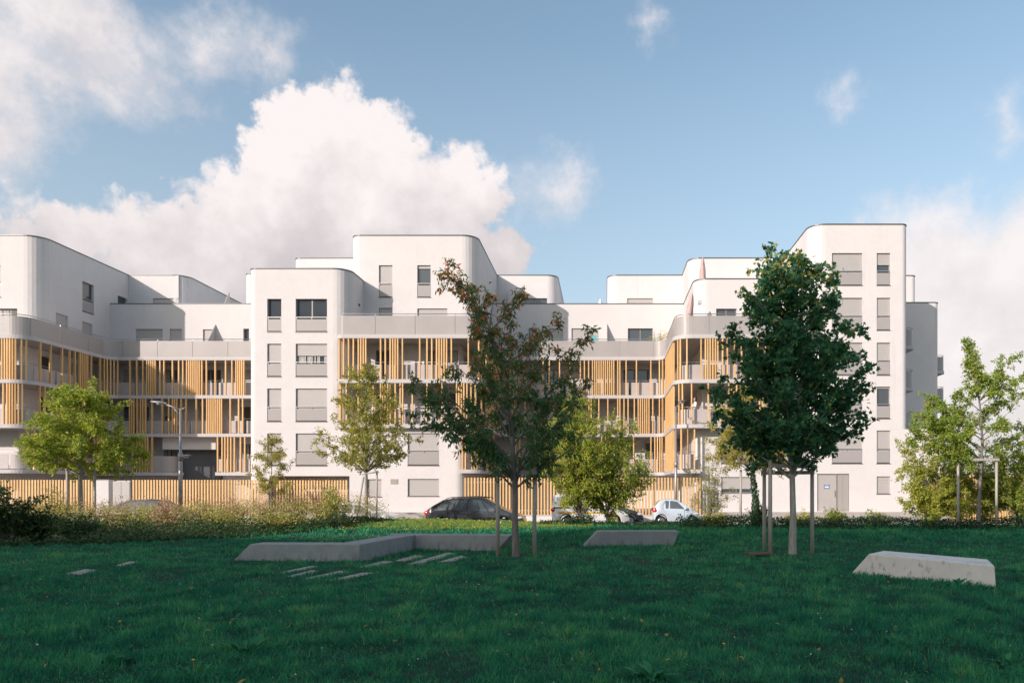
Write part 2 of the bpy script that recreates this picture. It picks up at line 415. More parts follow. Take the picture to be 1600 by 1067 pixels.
# raised forecourt of the apartments, held by a low white wall
structure(MB().box((-120, 44.2, -.605), (19.0, 75, TERR_Z - .06)).build('forecourt', MAT['pavement']))
structure(MB().box((19.005, 44.2, -.605), (90, 75, TERR_Z - .05)).build('forecourt', MAT['pavement']))
def low_wall(x0, x1, label):
    t = thing('low_wall', label, 'wall', ((x0 + x1) / 2, 44.1, WALK_Z))
    h = (x1 - x0) / 2
    MB().box((-h, -.09, -.2), (h, .095, .37)).build('wall_face', MAT['stucco'], t)
    MB().box((-h - .01, -.12, .372), (h + .01, .12, .43)).build('coping', MAT['slab'], t, bevel=.01)
low_wall(-60, X(421, 44.1), 'long low white wall under the slatted fence at the left')
low_wall(X(725, 44.1), X(1098, 44.1), 'low white wall under the slatted fence behind the dark car and van')

# unseen stepped block added behind the camera, shaped to shade the lawn
blk = thing('shading_block', 'unseen tall block added behind the lawn to shade the grass', 'building', (0, -40, -.62))
def shade_part(x0, x1, h):
    mb = MB(); mb.box((x0, -12, 0), (x1, -.35, h))
    nb = max(1, int((x1 - x0) // 3.2)); w = (x1 - x0) / nb; nf = int((h - 1) // 2.8)
    for i in range(nb):
        mb.box((x0 + i * w, -.349, 0), (x0 + i * w + w * .5, 0, h))
    for j in range(nf + 1):
        mb.box((x0, -.348, j * 2.8), (x1, -.02, j * 2.8 + 1.2 if j <= nf - 1 else h))
    return mb
for x0, x1, h in ((-104, -62.5, 35.55), (-62.495, -20, 39.0)):
    shade_part(x0, x1, h).build('wall', MAT['shading_block_wall'], blk)
    MB().box((x0 + .02, -.3495, .5), (x1 - .02, -.30, h - .6)).build('glazing', MAT['glass'], blk)
# ------------------------------------------------------------------ the white apartment building
BLD = thing('apartment_building', 'white rendered apartment building with stepped rounded blocks and timber slatted balconies', 'building', (0, 50, TERR_Z - .06))
B0 = Vector(BLD.location)
def bld(o):                                     # geometry is laid out in world metres; keep it there under the building's base point
    o.parent = BLD; o.matrix_parent_inverse = Matrix.Translation(-B0); return o

def fillet(pts, radii, closed=True, seg=7):
    """polyline with rounded corners -> list of (segment points); returns points and for each straight edge its start/end index"""
    n = len(pts); out = []; tang = []
    for i in range(n):
        p = Vector(pts[i]); r = radii[i]
        if r <= 0 or (not closed and i in (0, n - 1)):
            out.append([p]); continue
        a = Vector(pts[i - 1]) - p; b_ = Vector(pts[(i + 1) % n]) - p
        a.normalize(); b_.normalize(); ang = a.angle(b_); d = r / math.tan(ang / 2)
        c = p + (a + b_).normalized() * (r / math.sin(ang / 2))
        p0 = p + a * d; p1 = p + b_ * d; v0 = p0 - c; v1 = p1 - c; th = v0.angle(v1); arc = []
        for k in range(seg + 1):
            s_ = k / seg; arc.append(c + (v0 * math.sin((1 - s_) * th) + v1 * math.sin(s_ * th)) / math.sin(th))
        out.append(arc)
    return out

def block(pts, radii, z0, z1, holes=None, cap=True, name='wall', depth=.24, material='stucco', coping=True):
    """prism with rounded corners; holes: {edge: [(u0,u1,z0,z1[,depth])]}, u measured from the edge's first corner"""
    holes = holes or {}; arcs = fillet(pts, radii); n = len(pts); mb = MB()
    for i in range(n):
        arc = arcs[i]
        for k in range(len(arc) - 1):
            a, b_ = arc[k], arc[k + 1]
            mb.add([(a.x, a.y, z0), (b_.x, b_.y, z0), (b_.x, b_.y, z1), (a.x, a.y, z1)], [(0, 1, 2, 3)])
        a, b_ = arc[-1], arcs[(i + 1) % n][0]; c0_ = Vector(pts[i]); d = (b_ - a); L = d.length
        if L < 1e-6: continue
        d = d / L; nr = Vector((d.y, -d.x)); ua = (a - c0_).dot(d); ub = ua + L; hs = holes.get(i, [])
        us = sorted({ua, ub} | {h[0] for h in hs} | {h[1] for h in hs}); zs = sorted({z0, z1} | {h[2] for h in hs} | {h[3] for h in hs})
        W = lambda u, z, dp=0: (c0_.x + d.x * u - nr.x * dp, c0_.y + d.y * u - nr.y * dp, z)
        for p in range(len(us) - 1):
            for q in range(len(zs) - 1):
                um, zm = (us[p] + us[p + 1]) / 2, (zs[q] + zs[q + 1]) / 2
                if any(h[0] < um < h[1] and h[2] < zm < h[3] for h in hs): continue
                mb.add([W(us[p], zs[q]), W(us[p + 1], zs[q]), W(us[p + 1], zs[q + 1]), W(us[p], zs[q + 1])], [(0, 1, 2, 3)])
        for h in hs:
            dp = h[4] if len(h) > 4 else depth; u0, u1, w0, w1 = h[:4]
            c = [W(u0, w0), W(u1, w0), W(u1, w1), W(u0, w1)]; e = [W(u0, w0, dp), W(u1, w0, dp), W(u1, w1, dp), W(u0, w1, dp)]
            mb.add(c + e, [(0, 1, 5, 4), (1, 2, 6, 5), (2, 3, 7, 6), (3, 0, 4, 7)])
            mb.add(e, [(0, 1, 2, 3)])
    ring = [p for arc in arcs for p in arc]
    if cap:
        mb.add([(p.x, p.y, z1) for p in ring], [tuple(range(len(ring)))])
    o = bld(mb.build(name, MAT[material])); weld(o)
    for p_ in o.data.polygons: p_.use_smooth = False
    if coping:
        cb = MB(); m_ = len(ring)
        def ofs(dist, z):
            r_ = []
            for k in range(m_):
                a, p, c = ring[k - 1], ring[k], ring[(k + 1) % m_]
                t_ = ((c - p).normalized() + (p - a).normalized()); t_.normalize(); r_.append((p.x + t_.y * dist, p.y - t_.x * dist, z))
            return r_
        A = ofs(.035, z1 - .015); B = ofs(.035, z1 + .05); C = ofs(-.3, z1 + .055); D = ofs(.002, z1 - .015)
        cb.add(D + A + B + C, [tuple((j * m_ + k, j * m_ + (k + 1) % m_, (j + 1) * m_ + (k + 1) % m_, (j + 1) * m_ + k)) for j in range(3) for k in range(m_)])
        bld(cb.build('coping', MAT['coping']))
    return o

WREC = []
def window(org, d, w, z0, z1, shut=0., guard=True, panes=1, rec=.24, door=False, curtain=False, tall=None):
    """org: outer lower-left corner on the wall face (x,y); d: unit direction along the wall"""
    d = Vector(d); nr = Vector((d.y, -d.x))
    M = Matrix(((d.x, -nr.x, 0, org[0]), (d.y, -nr.y, 0, org[1]), (0, 0, 1, z0), (0, 0, 0, 1)))   # local: x along, y inward, z up
    H = z1 - z0; fr = MB(); f = .055; y0, y1 = rec - .09, rec - .02
    fr.box((0.004, y0, .004), (f, y1, H - .004), M=M).box((w - f, y0, .004), (w - .004, y1, H - .004), M=M)
    fr.box((f, y0, .004), (w - f, y1, f), M=M).box((f, y0, H - f), (w - f, y1, H - .004), M=M)
    for k in range(1, panes):
        x = w * k / panes; fr.box((x - .045, y0 + .003, f), (x + .045, y1 - .003, H - f), M=M)
    # metal sill and reveal trim
    fr.box((-.03, -.03, -.035), (w + .03, rec - .1, .003), M=M)
    fo = bld(fr.build('window', MAT['frame']))
    def sub(name, mb, mt, **k):
        o = mb.build(name, MAT[mt], **k); o.parent = fo; o.matrix_parent_inverse = Matrix.Translation(-B0) @ Matrix.Identity(4); o.matrix_parent_inverse = Matrix.Identity(4); return o
    for k in range(panes):
        xa = w * k / panes + (f if k == 0 else .045); xb = w * (k + 1) / panes - (f if k == panes - 1 else .045)
        sub('pane', MB().box((xa, y0 + .03, f), (xb, y0 + .045, H - f), M=M), 'glass')
    if curtain:
        mb = MB(); nseg = int(w / .09)
        for k in range(nseg):
            xa = f + (w - 2 * f) * k / nseg; xb = f + (w - 2 * f) * (k + 1) / nseg
            if random.random() < .35: continue
            mb.box((xa, y0 + .018, f), (xb - .02, y0 + .028, H - f), M=M)
        sub('curtain', mb, 'curtain')
    if shut > 0:
        mb = MB(); zb = H - shut * H; n = max(2, int((H - zb) / .115))
        for k in range(n):
            a = zb + (H - .006 - zb) * k / n; b_ = zb + (H - .006 - zb) * (k + 1) / n
            mb.box((.012, y0 - .05, a + .009), (w - .012, y0 - .022, b_), M=M)
        mb.box((.014, y0 - .038, zb), (w - .014, y0 - .02, H - .01), M=M)
        sub('roller_shutter', mb, 'shutter')
    if guard:
        gh = tall or .78
        sub('guard_panel', MB().box((.02, .03, .06), (w - .02, .05, gh), M=M), 'panel')
        rl = MB().box((.0, .02, gh + .10), (w, .06, gh + .14), M=M)
        rl.box((.03, .025, gh), (.055, .055, gh + .1), M=M).box((w - .055, .025, gh), (w - .03, .055, gh + .1), M=M)
        if w > 1.3: rl.box((w / 2 - .012, .025, gh), (w / 2 + .012, .055, gh + .1), M=M)
        sub('guard_rail', rl, 'rail')
    return fo
def front_windows(Y, x_corner, specs):
    """specs: (px0, px1, py_top, py_bottom or z value, kwargs) on a wall facing the lawn; returns the holes and makes the windows"""
    hs = []
    for (a, b_, zt, zb, kw) in specs:
        x0, x1 = X(a, Y), X(b_, Y); kw = dict(kw); rec = kw.get('rec', .24)
        hs.append((x0 - x_corner, x1 - x_corner, zb, zt, rec + .01)); window((x0, Y), (1, 0), x1 - x0, zb, zt, **kw)
    return hs

random.seed(5)
YF, YB1, YT, YR, YL4, YTB, YRT = 44.6, 45.0, 47.7, 52.2, 54.5, 56.6, 45.5
L1, L2, L3, L4, L5 = 2.88, 5.62, 8.34, 11.05, 13.8
LEV = [L1, L2, L3, L4]; TH = .23; TOP1, TOP2 = 15.25, 18.1

# --- centre base (two storeys) with the parking recess
XB = X(388, YB1); XBR = X(727, YB1); XGA, XGB = X(421, YB1), X(546, YB1)
hs = front_windows(YB1, XB, [
    (637, 686, Z(676.5, YB1), Z(727, YB1), dict(shut=.97, panes=2)), (574, 596, Z(676.5, YB1), Z(728.5, YB1), dict(shut=.97)),
    (462, 511, Z(677, YB1), Z(727.5, YB1), dict(shut=.97, panes=2)), (417.5, 439.5, Z(677, YB1), Z(727.5, YB1), dict(shut=.55)),
    (637, 686, Z(748, YB1), Z(775, YB1), dict(shut=.98, guard=False, panes=2)), (574, 596, Z(748.5, YB1), Z(776, YB1), dict(shut=.98, guard=False))])
hs.append((XGA - XB, XGB - XB, TERR_Z - .02, Z(743.5, YB1), 3.2))
block([(XB, YB1), (XBR, YB1), (XBR, 53), (XB, 53)], [.45, .6, 0, 0], -.55, L2 - TH - .006, {0: hs}, cap=True, coping=False)
# --- block B1 (five storeys)
XB1R = X(545, YB1); hs = []
rows = [(467, 518.5), (537, 588.5), (607, 658.5)]
st = [((0, 0, 0, 0), dict(panes=1), dict(panes=2)), (0, dict(shut=.97), dict(shut=.36, panes=2, curtain=True)), (0, dict(shut=.8), dict(shut=.70, panes=2))]
for (ya, yb), (_, ka, kb) in zip(rows, st):
    hs += front_windows(YB1, XB, [(417.5, 439.5, Z(ya, YB1), Z(yb, YB1), ka), (462, 511, Z(ya, YB1), Z(yb, YB1), kb)])
block([(XB, YB1), (XB1R, YB1), (XB1R, 53.5), (XB, 53.5)], [.45, .95, 0, 0], L2 - TH - .004, Z(420, YB1), {0: hs})
MBL = MB().box((X(560, 46.9) - .06, 46.75, Z(478, 46.8)), (X(560, 46.9) + .1, 46.95, Z(474.5, 46.8)))
# --- tower B2
x0, x1 = X(548, YT), X(745, YT)
hs = front_windows(YT, x0, [(592, 613, Z(414.5, YT), Z(464.5, YT), dict(shut=.66)), (652, 673, Z(414.5, YT), Z(464.5, YT), dict(shut=.1)),
                            (592, 613, Z(481, YT), L4 + .06, dict(guard=False, shut=.5)), (652, 699, Z(482, YT), L4 + .06, dict(guard=False, shut=.99, panes=2))])
block([(x0, YT), (x1, YT), (x1, 60), (x0, 60)], [.6, .95, 0, 0], L4 - .1, TOP2, {0: hs})
XB2R = x1
# --- left tower
xl = X(62, YT)
hs = front_windows(YT, -50.0, [(-22, 1, Z(414.5, YT), Z(464.5, YT), dict(shut=.5)), (-32, 27, Z(482, YT), L4 + .06, dict(guard=False, panes=2, curtain=True))])
side = []
for (ya, yb, za, zb, kw) in [(51.6, 52.75, Z(414.5, 48.0), Z(465, 48.0), dict(tall=.82)), (49.1, 50.2, 13.45, L4 + .06, dict(guard=False, shut=.97)), (51.6, 52.6, 13.45, L4 + .06, dict(guard=False, shut=.4)), (55.35, 56.45, 16.25, L5 + .03, dict(guard=False))]:
    side.append((ya - YT, yb - YT, zb, za, .25)); window((xl, ya), (0, 1), yb - ya, zb, za, **kw)
block([(-50, YT), (xl, YT), (xl, 63), (-50, 63)], [0, 1.05, 0, 0], L4 - .1, TOP2, {0: hs, 1: side})
XLT = xl
# --- storey set back above the recessed balconies (left and middle) and the roof storey blocks
GD = lambda **k: dict(dict(guard=False), **k)
xa, xb = XLT + .004, XB + .3
hs = front_windows(YL4, xa, [(212, 254, Z(514, YL4), L4 + .06, GD(shut=.97, panes=2)), (265, 284, Z(514, YL4), L4 + .06, GD(shut=.97)), (317, 335, Z(514.5, YL4), L4 + .06, GD(shut=.97)), (380, 389, Z(513.5, YL4), L4 + .06, GD())])
block([(xa, YL4), (xb, YL4), (xb, 62), (xa, 62)], [0, 0, 0, 0], L4 - .1, Z(475, YL4), {0: hs})
xb = X(291, YTB)
hs = front_windows(YTB, xa + .004, [(239, 279, Z(466, YTB), L5 + .05, GD(shut=.97, panes=2))])
block([(xa + .004, YTB), (xb, YTB), (xb, 66), (xa + .004, 66)], [0, 1.0, 0, 0], L5 - .2, TOP2, {0: hs})
block([(X(382, 56.2), 56.2), (-18, 56.2), (-18, 66), (X(382, 56.2), 66)], [.4, 0, 0, 0], L5 - .2, TOP2)
block([(X(459, 52.3), 52.3), (-15, 52.3), (-15, 64), (X(459, 52.3), 64)], [.45, 0, 0, 0], L5 - .2, TOP2 - .03)
xa, xb = XB2R + .004, X(1069, YL4)
hs = front_windows(YL4, xa, [(826, 839, Z(513, YL4), L4 + .06, GD()), (858, 880, Z(513, YL4), L4 + .06, GD(shut=.9)), (893, 935, Z(513, YL4), L4 + .06, GD(panes=2, shut=.6)), (981, 1020, Z(513, YL4), L4 + .06, GD(panes=2))])
block([(xa, YL4), (xb, YL4), (xb, 62), (xa, 62)], [0, 0, 0, 0], L4 - .1, Z(475, YL4), {0: hs})
xb = X(871, YTB)
hs = front_windows(YTB, xa + .004, [(818, 856, Z(466, YTB), L5 + .05, GD(panes=2))])
block([(xa + .004, YTB), (xb, YTB), (xb, 66), (xa + .004, 66)], [0, .8, 0, 0], L5 - .2, TOP2, {0: hs})
xa = X(949, YTB)
hs = front_windows(YTB, xa, [(980, 1020, Z(466, YTB), L5 + .05, GD(panes=2, shut=.97))])
block([(xa, YTB), (9, YTB), (9, 66), (xa, 66)], [.8, 0, 0, 0], L5 - .2, TOP2, {0: hs})
# --- right upper blocks and right tower
xa = X(1076, 52.3)
block([(xa, 52.3), (13.2, 52.3), (13.2, 66), (xa, 66)], [.9, 0, 0, 0], L5 - .2, TOP2 - .03)
xa = X(1085, YT + .2)
hs = front_windows(YT + .2, xa, [(1119, 1151, Z(481, YT), L4 + .06, GD(panes=2)), (1170, 1190, Z(481, YT), L4 + .06, GD(shut=.9))])
block([(xa, YT + .2), (13.1, YT + .2), (13.1, 62), (xa, 62)], [.9, 0, 0, 0], L4 - .1, Z(436, YT + .2), {0: hs})
XTL, XTR = X(1266, YRT), X(1419, YRT)
rows = [(395.6, 446), (465.3, 516), (535.3, 586), (604, 654)]
wide = [dict(shut=.62, panes=1), dict(shut=.97, panes=2), dict(panes=2, shut=.3), dict(panes=2, shut=.97)]
thin = [dict(shut=.36), dict(shut=.97), dict(shut=.7), dict(shut=.06)]
hs = []
for (ya, yb), ka, kb in zip(rows, wide, thin):
    hs += front_windows(YRT, XTL, [(1300, 1347.5, Z(ya, YRT), Z(yb, YRT), ka), (1370, 1391, Z(ya, YRT), Z(yb, YRT), kb)])
block([(XTL, YRT), (XTR, YRT), (XTR, 56), (XTL, 56)], [.95, .4, 0, 0], L2 - TH - .004, Z(351, YRT), {0: hs})
XRB0, XRB1 = X(1084, YRT), X(1482, YRT); ZD = TERR_Z - .02
hs = front_windows(YRT, XRB0, [
    (1300, 1347.5, Z(673, YRT), Z(724, YRT), dict(shut=.97, panes=2)), (1370, 1391, Z(672.5, YRT), Z(724, YRT), dict(shut=.97)),
    (1370, 1391, Z(744, YRT), Z(771.5, YRT), dict(shut=.97, guard=False)), (1127, 1175, Z(745, YRT), Z(770, YRT), dict(shut=.75, guard=False, panes=2)),
    (1127, 1175, Z(673, YRT), Z(724, YRT), dict(panes=2, shut=.3)), (1196, 1222, Z(673, YRT), Z(724, YRT), dict(shut=.97)), (1426, 1441, Z(744, YRT), Z(769, YRT), dict(shut=.97, guard=False))])
dx0, dx1 = X(1277, YRT), X(1327, YRT); hs.append((dx0 - XRB0, dx1 - XRB0, ZD, Z(740, YRT), .2))
block([(XRB0, YRT), (XRB1, YRT), (XRB1, 57), (XRB0, 57)], [.7, .5, 0, 0], -.55, L2 - TH - .006, {0: hs}, coping=False)
# entrance door with fixed side panel and small blue notice
dm = (dx0 * .38 + dx1 * .62); zt = Z(740, YRT)
dr = bld(MB().box((dx0 + .03, YRT + .10, ZD), (dm - .02, YRT + .16, zt - .04)).build('door', MAT['door_grey'], bevel=.006))
for nm, mb_, mt in (('side_panel', MB().box((dm + .02, YRT + .09, ZD), (dx1 - .03, YRT + .15, zt - .04)).box((dm + .3, YRT + .075, ZD + .05), (dm + .34, YRT + .09, zt - .1)), 'door_side'),
                ('door_frame', MB().box((dx0, YRT + .06, ZD), (dx0 + .03, YRT + .18, zt)).box((dx1 - .03, YRT + .06, ZD), (dx1, YRT + .18, zt)).box((dx0 + .03, YRT + .06, zt - .04), (dx1 - .03, YRT + .18, zt)).box((dm - .02, YRT + .06, ZD), (dm + .02, YRT + .18, zt - .04)), 'frame'),
                ('handle', MB().box((dm - .14, YRT + .05, ZD + .9), (dm - .10, YRT + .1, ZD + 1.3)), 'rail')):
    o = mb_.build(nm, MAT[mt]); o.parent = dr; o.matrix_parent_inverse = Matrix.Identity(4)
sx, sz = X(1292.5, YRT), Z(760, YRT)
o = MB().box((sx - .17, YRT + .085, sz - .12), (sx + .17, YRT + .098, sz + .12)).build('notice', MAT['sign_blue']); o.parent = dr; o.matrix_parent_inverse = Matrix.Identity(4)
mk = MB().box((sx - .13, YRT + .080, sz - .075), (sx + .13, YRT + .084, sz + .0))
for k in range(5): mk.box((sx - .12 + k * .05, YRT + .080, sz + .03), (sx - .09 + k * .05, YRT + .084, sz + .08))
o = mk.build('notice_marks', MAT['sign_white']); o.parent = dr; o.matrix_parent_inverse = Matrix.Identity(4)
px_, pz_ = X(616, YB1), Z(752, YB1)
pl = bld(MB().box((px_ - .22, YB1 - .03, pz_ - .15), (px_ + .22, YB1 - .004, pz_ + .15)).build('wall_plaque', MAT['plaque']))
bld(MBL.build('wall_lamp', MAT['coping']))
# far right wing behind the tower
hs = []
block([(XTR - .5, 53.6), (X(1467.5, 53.6), 53.6), (X(1467.5, 53.6), 70), (XTR - .5, 70)], [0, .35, 0, 0], -.5, Z(473, 53.6))
block([(XTR - .5, 56.7), (X(1432, 56.7), 56.7), (X(1432, 56.7), 68), (XTR - .5, 68)], [0, .4, 0, 0], TOP1 - .4, TOP2)

def ribbon(path, z0, z1, th, name, material, inset=0.):
    """upright strip along a list of 2D points"""
    mb = MB(); n = len(path); P0 = []; P1 = []
    for k in range(n):
        t_ = (path[min(k + 1, n - 1)] - path[max(k - 1, 0)]).normalized(); nn = Vector((-t_.y, t_.x))
        P0.append(path[k] + nn * inset); P1.append(path[k] + nn * (inset + th))
    vs = [(p.x, p.y, z0) for p in P0] + [(p.x, p.y, z1) for p in P0] + [(p.x, p.y, z1) for p in P1] + [(p.x, p.y, z0) for p in P1]
    fs = []
    for k in range(n - 1):
        for a, b_ in ((0, 1), (1, 2), (2, 3), (3, 0)):
            fs.append((a * n + k, a * n + k + 1, b_ * n + k + 1, b_ * n + k))
    fs += [(0, n, 2 * n, 3 * n), (n - 1, 4 * n - 1, 3 * n - 1, 2 * n - 1)]
    mb.add(vs, fs); o = bld(mb.build(name, MAT[material])); return o
def rail_along(path, z, inset, r=.025):
    pts = []; n = len(path)
    for k in range(n):
        t_ = (path[min(k + 1, n - 1)] - path[max(k - 1, 0)]).normalized(); nn = Vector((-t_.y, t_.x)); q = path[k] + nn * inset; pts.append((q.x, q.y, z))
    bld(MB().tube(pts, r, 6).build('handrail', MAT['rail'], smooth=True))
class Path:
    def __init__(s, pts, radii):
        s.p = [q for arc in fillet(pts, radii, False, 9) for q in arc]; s.s = [0.]
        for a, b_ in zip(s.p, s.p[1:]): s.s.append(s.s[-1] + (b_ - a).length)
        s.L = s.s[-1]
    def at(s, u):
        u = min(max(u, 0), s.L)
        for k in range(len(s.p) - 1):
            if u <= s.s[k + 1] + 1e-9:
                f = (u - s.s[k]) / max(1e-9, s.s[k + 1] - s.s[k]); t_ = (s.p[k + 1] - s.p[k]).normalized()
                return s.p[k].lerp(s.p[k + 1], f), t_
    def piece(s, a, b_):
        q = [s.at(a)[0]] + [p for p, u in zip(s.p, s.s) if a + 1e-3 < u < b_ - 1e-3] + [s.at(b_)[0]]; return q
    def panels(s, a, b_, step):
        n = max(1, round((b_ - a) / step)); return [(a + (b_ - a) * k / n, a + (b_ - a) * (k + 1) / n) for k in range(n)]

XLL, XCL, XMR, XRR = -35.1, X(757, YF), X(1053, YF), XTL + .3
PL = Path([(-50, YF), (XLL, YF), (XLL, YR), (XB - .004, YR)], [0, 1.1, .7, 0])
XC0 = X(525, YF)
PC = Path([(XC0, YB1 + .1), (XC0, YF), (XCL, YF), (XCL, YR), (XMR, YR), (XMR, YF), (XTL + .25, YF), (XTL + .25, YRT - .01)], [0, .38, 1.1, .7, .7, 1.1, .5, 0])
PC1 = Path([(XBR - .25, YF + .1), (XCL, YF + .1), (XCL, YR), (XMR, YR), (XMR, YF + .1), (XRB0 + .3, YF + .1)], [0, 1.0, .7, .7, 1.0, 0])
def slab(path, back, z, th=TH, material='slab'):
    ring = list(path.p) + [Vector(q) for q in back]; n = len(ring)
    mb = MB().add([(p.x, p.y, z - th) for p in ring] + [(p.x, p.y, z) for p in ring],
                  [tuple(range(n, 2 * n)), tuple(reversed(range(n)))] + [(k, (k + 1) % n, n + (k + 1) % n, n + k) for k in range(n)])
    return bld(mb.build('floor_slab', MAT[material]))
for z in LEV[1:]: slab(PL, [(XB - .004, 55), (-50, 55)], z)
# the first floor stops short on both sides of the vehicle passage
XP0, XP1 = X(271, YR), X(336, YR)
slab(Path([(-50, YF), (XLL, YF), (XLL, YR), (XP0, YR), (XP0, 54.1)], [0, 1.1, .7, .8, 0]), [(-50, 54.1)], L1)
slab(Path([(XP1, 54.1), (XP1, YR), (XB - .004, YR)], [0, 0, 0]), [(XB - .004, 54.1)], L1)
for z in LEV[1:]: slab(PC, [(XTL + .26, 55.2), (XC0 + .02, 55.2)], z)
slab(PC1, [(XRB0 + .3, 55.2), (XBR - .25, 55.2)], L1)
# balcony back walls with their glazed doors
ED = 1.95
def doors(edge_from, edge_to, nearz, n, seed, y=None):
    pass
random.seed(11)
def core(pts, plan, lo):
    holes = {}
    for i, us in plan.items():
        a = Vector(pts[i]); b_ = Vector(pts[(i + 1) % len(pts)]); d = (b_ - a).normalized(); holes[i] = []
        for (u, w) in us:
            for z in lo:
                w_ = w; sh = random.choice((0, 0, 0, .35, .97)); zt = z + 2.12; zb = z + .05
                holes[i].append((u, u + w_, zb, zt, .21)); q = a + d * u
                window((q.x, q.y), (d.x, d.y), w_, zb, zt, shut=sh, guard=False, panes=2 if w_ > 1.3 else 1, rec=.2, curtain=random.random() < .3)
    block(pts, [0] * len(pts), -.5, L4 - TH - .005, holes, coping=False, name='wall', material='stucco')
cl_ = [(-50, YF + ED), (XLL - ED, YF + ED), (XLL - ED, YR + ED), (XB - .006, YR + ED), (XB - .006, 62), (-50, 62)]
core(cl_, {0: [(8.6, 1.9)], 1: [(1.6, 1.2), (4.2, 1.9)], 2: [(1.6, 1.9), (4.6, 1.0), (7.2, 1.6), (10.2, 1.0), (12.6, 1.9)]}, (L1, L2, L3))
cc_ = [(XB + .3, YF + ED), (XCL - ED, YF + ED), (XCL - ED, YR + ED), (XMR + ED, YR + ED), (XMR + ED, YF + ED), (XTL - .004, YF + ED), (XTL - .004, 62), (XB + .3, 62)]
core(cc_, {0: [(7.0, 1.3), (10.3, 1.9)], 1: [(1.8, 1.9)], 2: [(1.0, 1.2), (3.9, 1.9), (7.6, 1.1), (10.6, 1.9)], 3: [(2.0, 1.9)], 4: [(2.9, 1.0), (5.0, 1.6)]}, (L2, L3))
# middle recess, first storey
for px0, px1 in ((830, 856), (968, 990), (1008, 1030)):
    y_ = YR + ED; x0 = X(px0, y_)
    window((x0, y_ - .26), (1, 0), X(px1, y_) - x0, L1 + .05, L1 + 2.15, guard=False, panes=2)
# box with shade put into its dark colour: vehicle passage under the left wing and the curved balcony beside it
xa, xb = X(276, YR + .9), X(337, YR + .9)
bld(MB().box((xa, YR + 1.3, -.2), (xb, YR + 1.9, Z(702, YR + .9) - .01)).build('passage_shade', MAT['passage_shade']))
bld(MB().box((xa - .9, YR + .7, Z(702, YR + .7)), (xb + .1, YR + 1.2, L2 - TH - .01)).build('passage_lintel', MAT['stucco']))
cpts = [Vector((X(240, YR), YR + 1.9)), Vector((X(236, YR), YR + .12))]
arc = [Vector((X(268, YR) - .7 + .7 * math.cos(a), YR + .8 + .7 * math.sin(a))) for a in np.linspace(-math.pi / 2, math.pi / 4, 9)]
ribbon([Vector((X(232, YR), YR + .1))] + arc, L1 + .02, L1 + 1.15, .05, 'curved_parapet', 'panel')

# terrace balustrades on top of the slatted storeys
for pth, a, b_ in ((PL, 0, PL.L), (PC, .25, PC.L)):
    for (u, w) in pth.panels(a, b_, 2.45):
        ribbon(pth.piece(u + .012, w - .012), L4 + .012, L4 + 1.16, .02, 'balustrade_panel', 'balustrade', .13)
        q, t_ = pth.at(u + .001); nn = Vector((-t_.y, t_.x)); q = q + nn * .17
        bld(MB().box((q.x - .018, q.y - .018, L4), (q.x + .018, q.y + .018, L4 + 1.27)).build('baluster', MAT['rail']))
    rail_along(pth.piece(a, b_), L4 + 1.28, .16)
# inner balustrades of the slatted storeys
for pth, levels, a, b_ in ((PL, (L1, L2, L3), 0, PL.L), (PC, (L2, L3), 1.1, PC.L - .5), (PC1, (L1,), .3, PC1.L - .2)):
    for z in levels:
        for k, (u, w) in enumerate(pth.panels(a, b_, 2.0)):
            if z == L1 and pth is PL and pth.L - (XB - XP0) - 1.2 < (u + w) / 2 < pth.L - (XB - XP1) + .5: continue
            ribbon(pth.piece(u + .03, w - .12), z + .06, z + .95, .02, 'balcony_panel', 'loggia_panel', .42)
        if z == L1 and pth is PL:
            rail_along(pth.piece(a, pth.L - (XB - XP0) - 1.0), z + 1.09, .43, .02); rail_along(pth.piece(pth.L - (XB - XP1) + .1, b_), z + 1.09, .43, .02)
        else: rail_along(pth.piece(a, b_), z + 1.09, .43, .02)

# --- timber slats: measured where the photograph shows them, otherwise in the same rhythm
STK = []
def slats_at(path, s_list, z, ztop): STK.extend((path, s, z, ztop) for s in s_list)
def sL(px): return 50 + X(px, YR) - XB + PL.L - (50 - 0) + 0 if False else PL.L - ((XB - .004) - X(px, YR + .06))
def rhythm(a, b_, seed):
    r = random.Random(seed); out = []; s = a + .1
    while s < b_:
        if r.random() < .36:
            for _ in range(r.randint(4, 8)):
                if s < b_: out.append(s)
                s += .19
            s += .25
        else: out.append(s); s += r.choice((.36, .5, .62, .8))
    return out
q4 = lambda L, o=0: [o + v / 4 for v in L]
r1 = q4([686, 703, 720, 738, 812, 855, 893, 918, 931, 944, 957, 970, 1000, 1025, 1078, 1117, 1143, 1167, 1181, 1194, 1207, 1220, 1233, 1246, 1262, 1290, 1345, 1410, 1450, 1475, 1487, 1499, 1511, 1524])
r2 = [200 + v / 7.62 for v in (20, 45, 70, 110, 150, 178, 208, 285, 408, 485, 530, 555, 580, 632, 690, 812, 888, 940, 965, 990, 1015, 1040, 1065, 1090, 1113, 1217, 1317, 1365)]
r3 = q4([610, 628, 646, 664, 682, 700, 718, 736, 828, 855, 873, 891, 909, 923, 950, 1360, 1388, 1406, 1424, 1443, 1465, 1503, 1530])
for row, z, zt in ((r1, L3, L4), (r2, L2, L3), (r3, L1, L2)): slats_at(PL, [sL(p) for p in row], z, zt - TH)
fl = lambda L: [50 + X(p, YF) for p in L]
slats_at(PL, fl([-70, -60, -40, -22, -14, -6, 2, 6.2, 10.2, 14.2, 18.2, 22.2, 30]), L3, L4 - TH)
slats_at(PL, fl([-60, -50, -46, -42, -20, 4, 10, 14, 18, 22, 26, 31]), L2, L3 - TH)
sc_ = PL.s[[i for i, p in enumerate(PL.p) if abs(p.x - XLL) < 1e-3][0]]      # start of the left side run
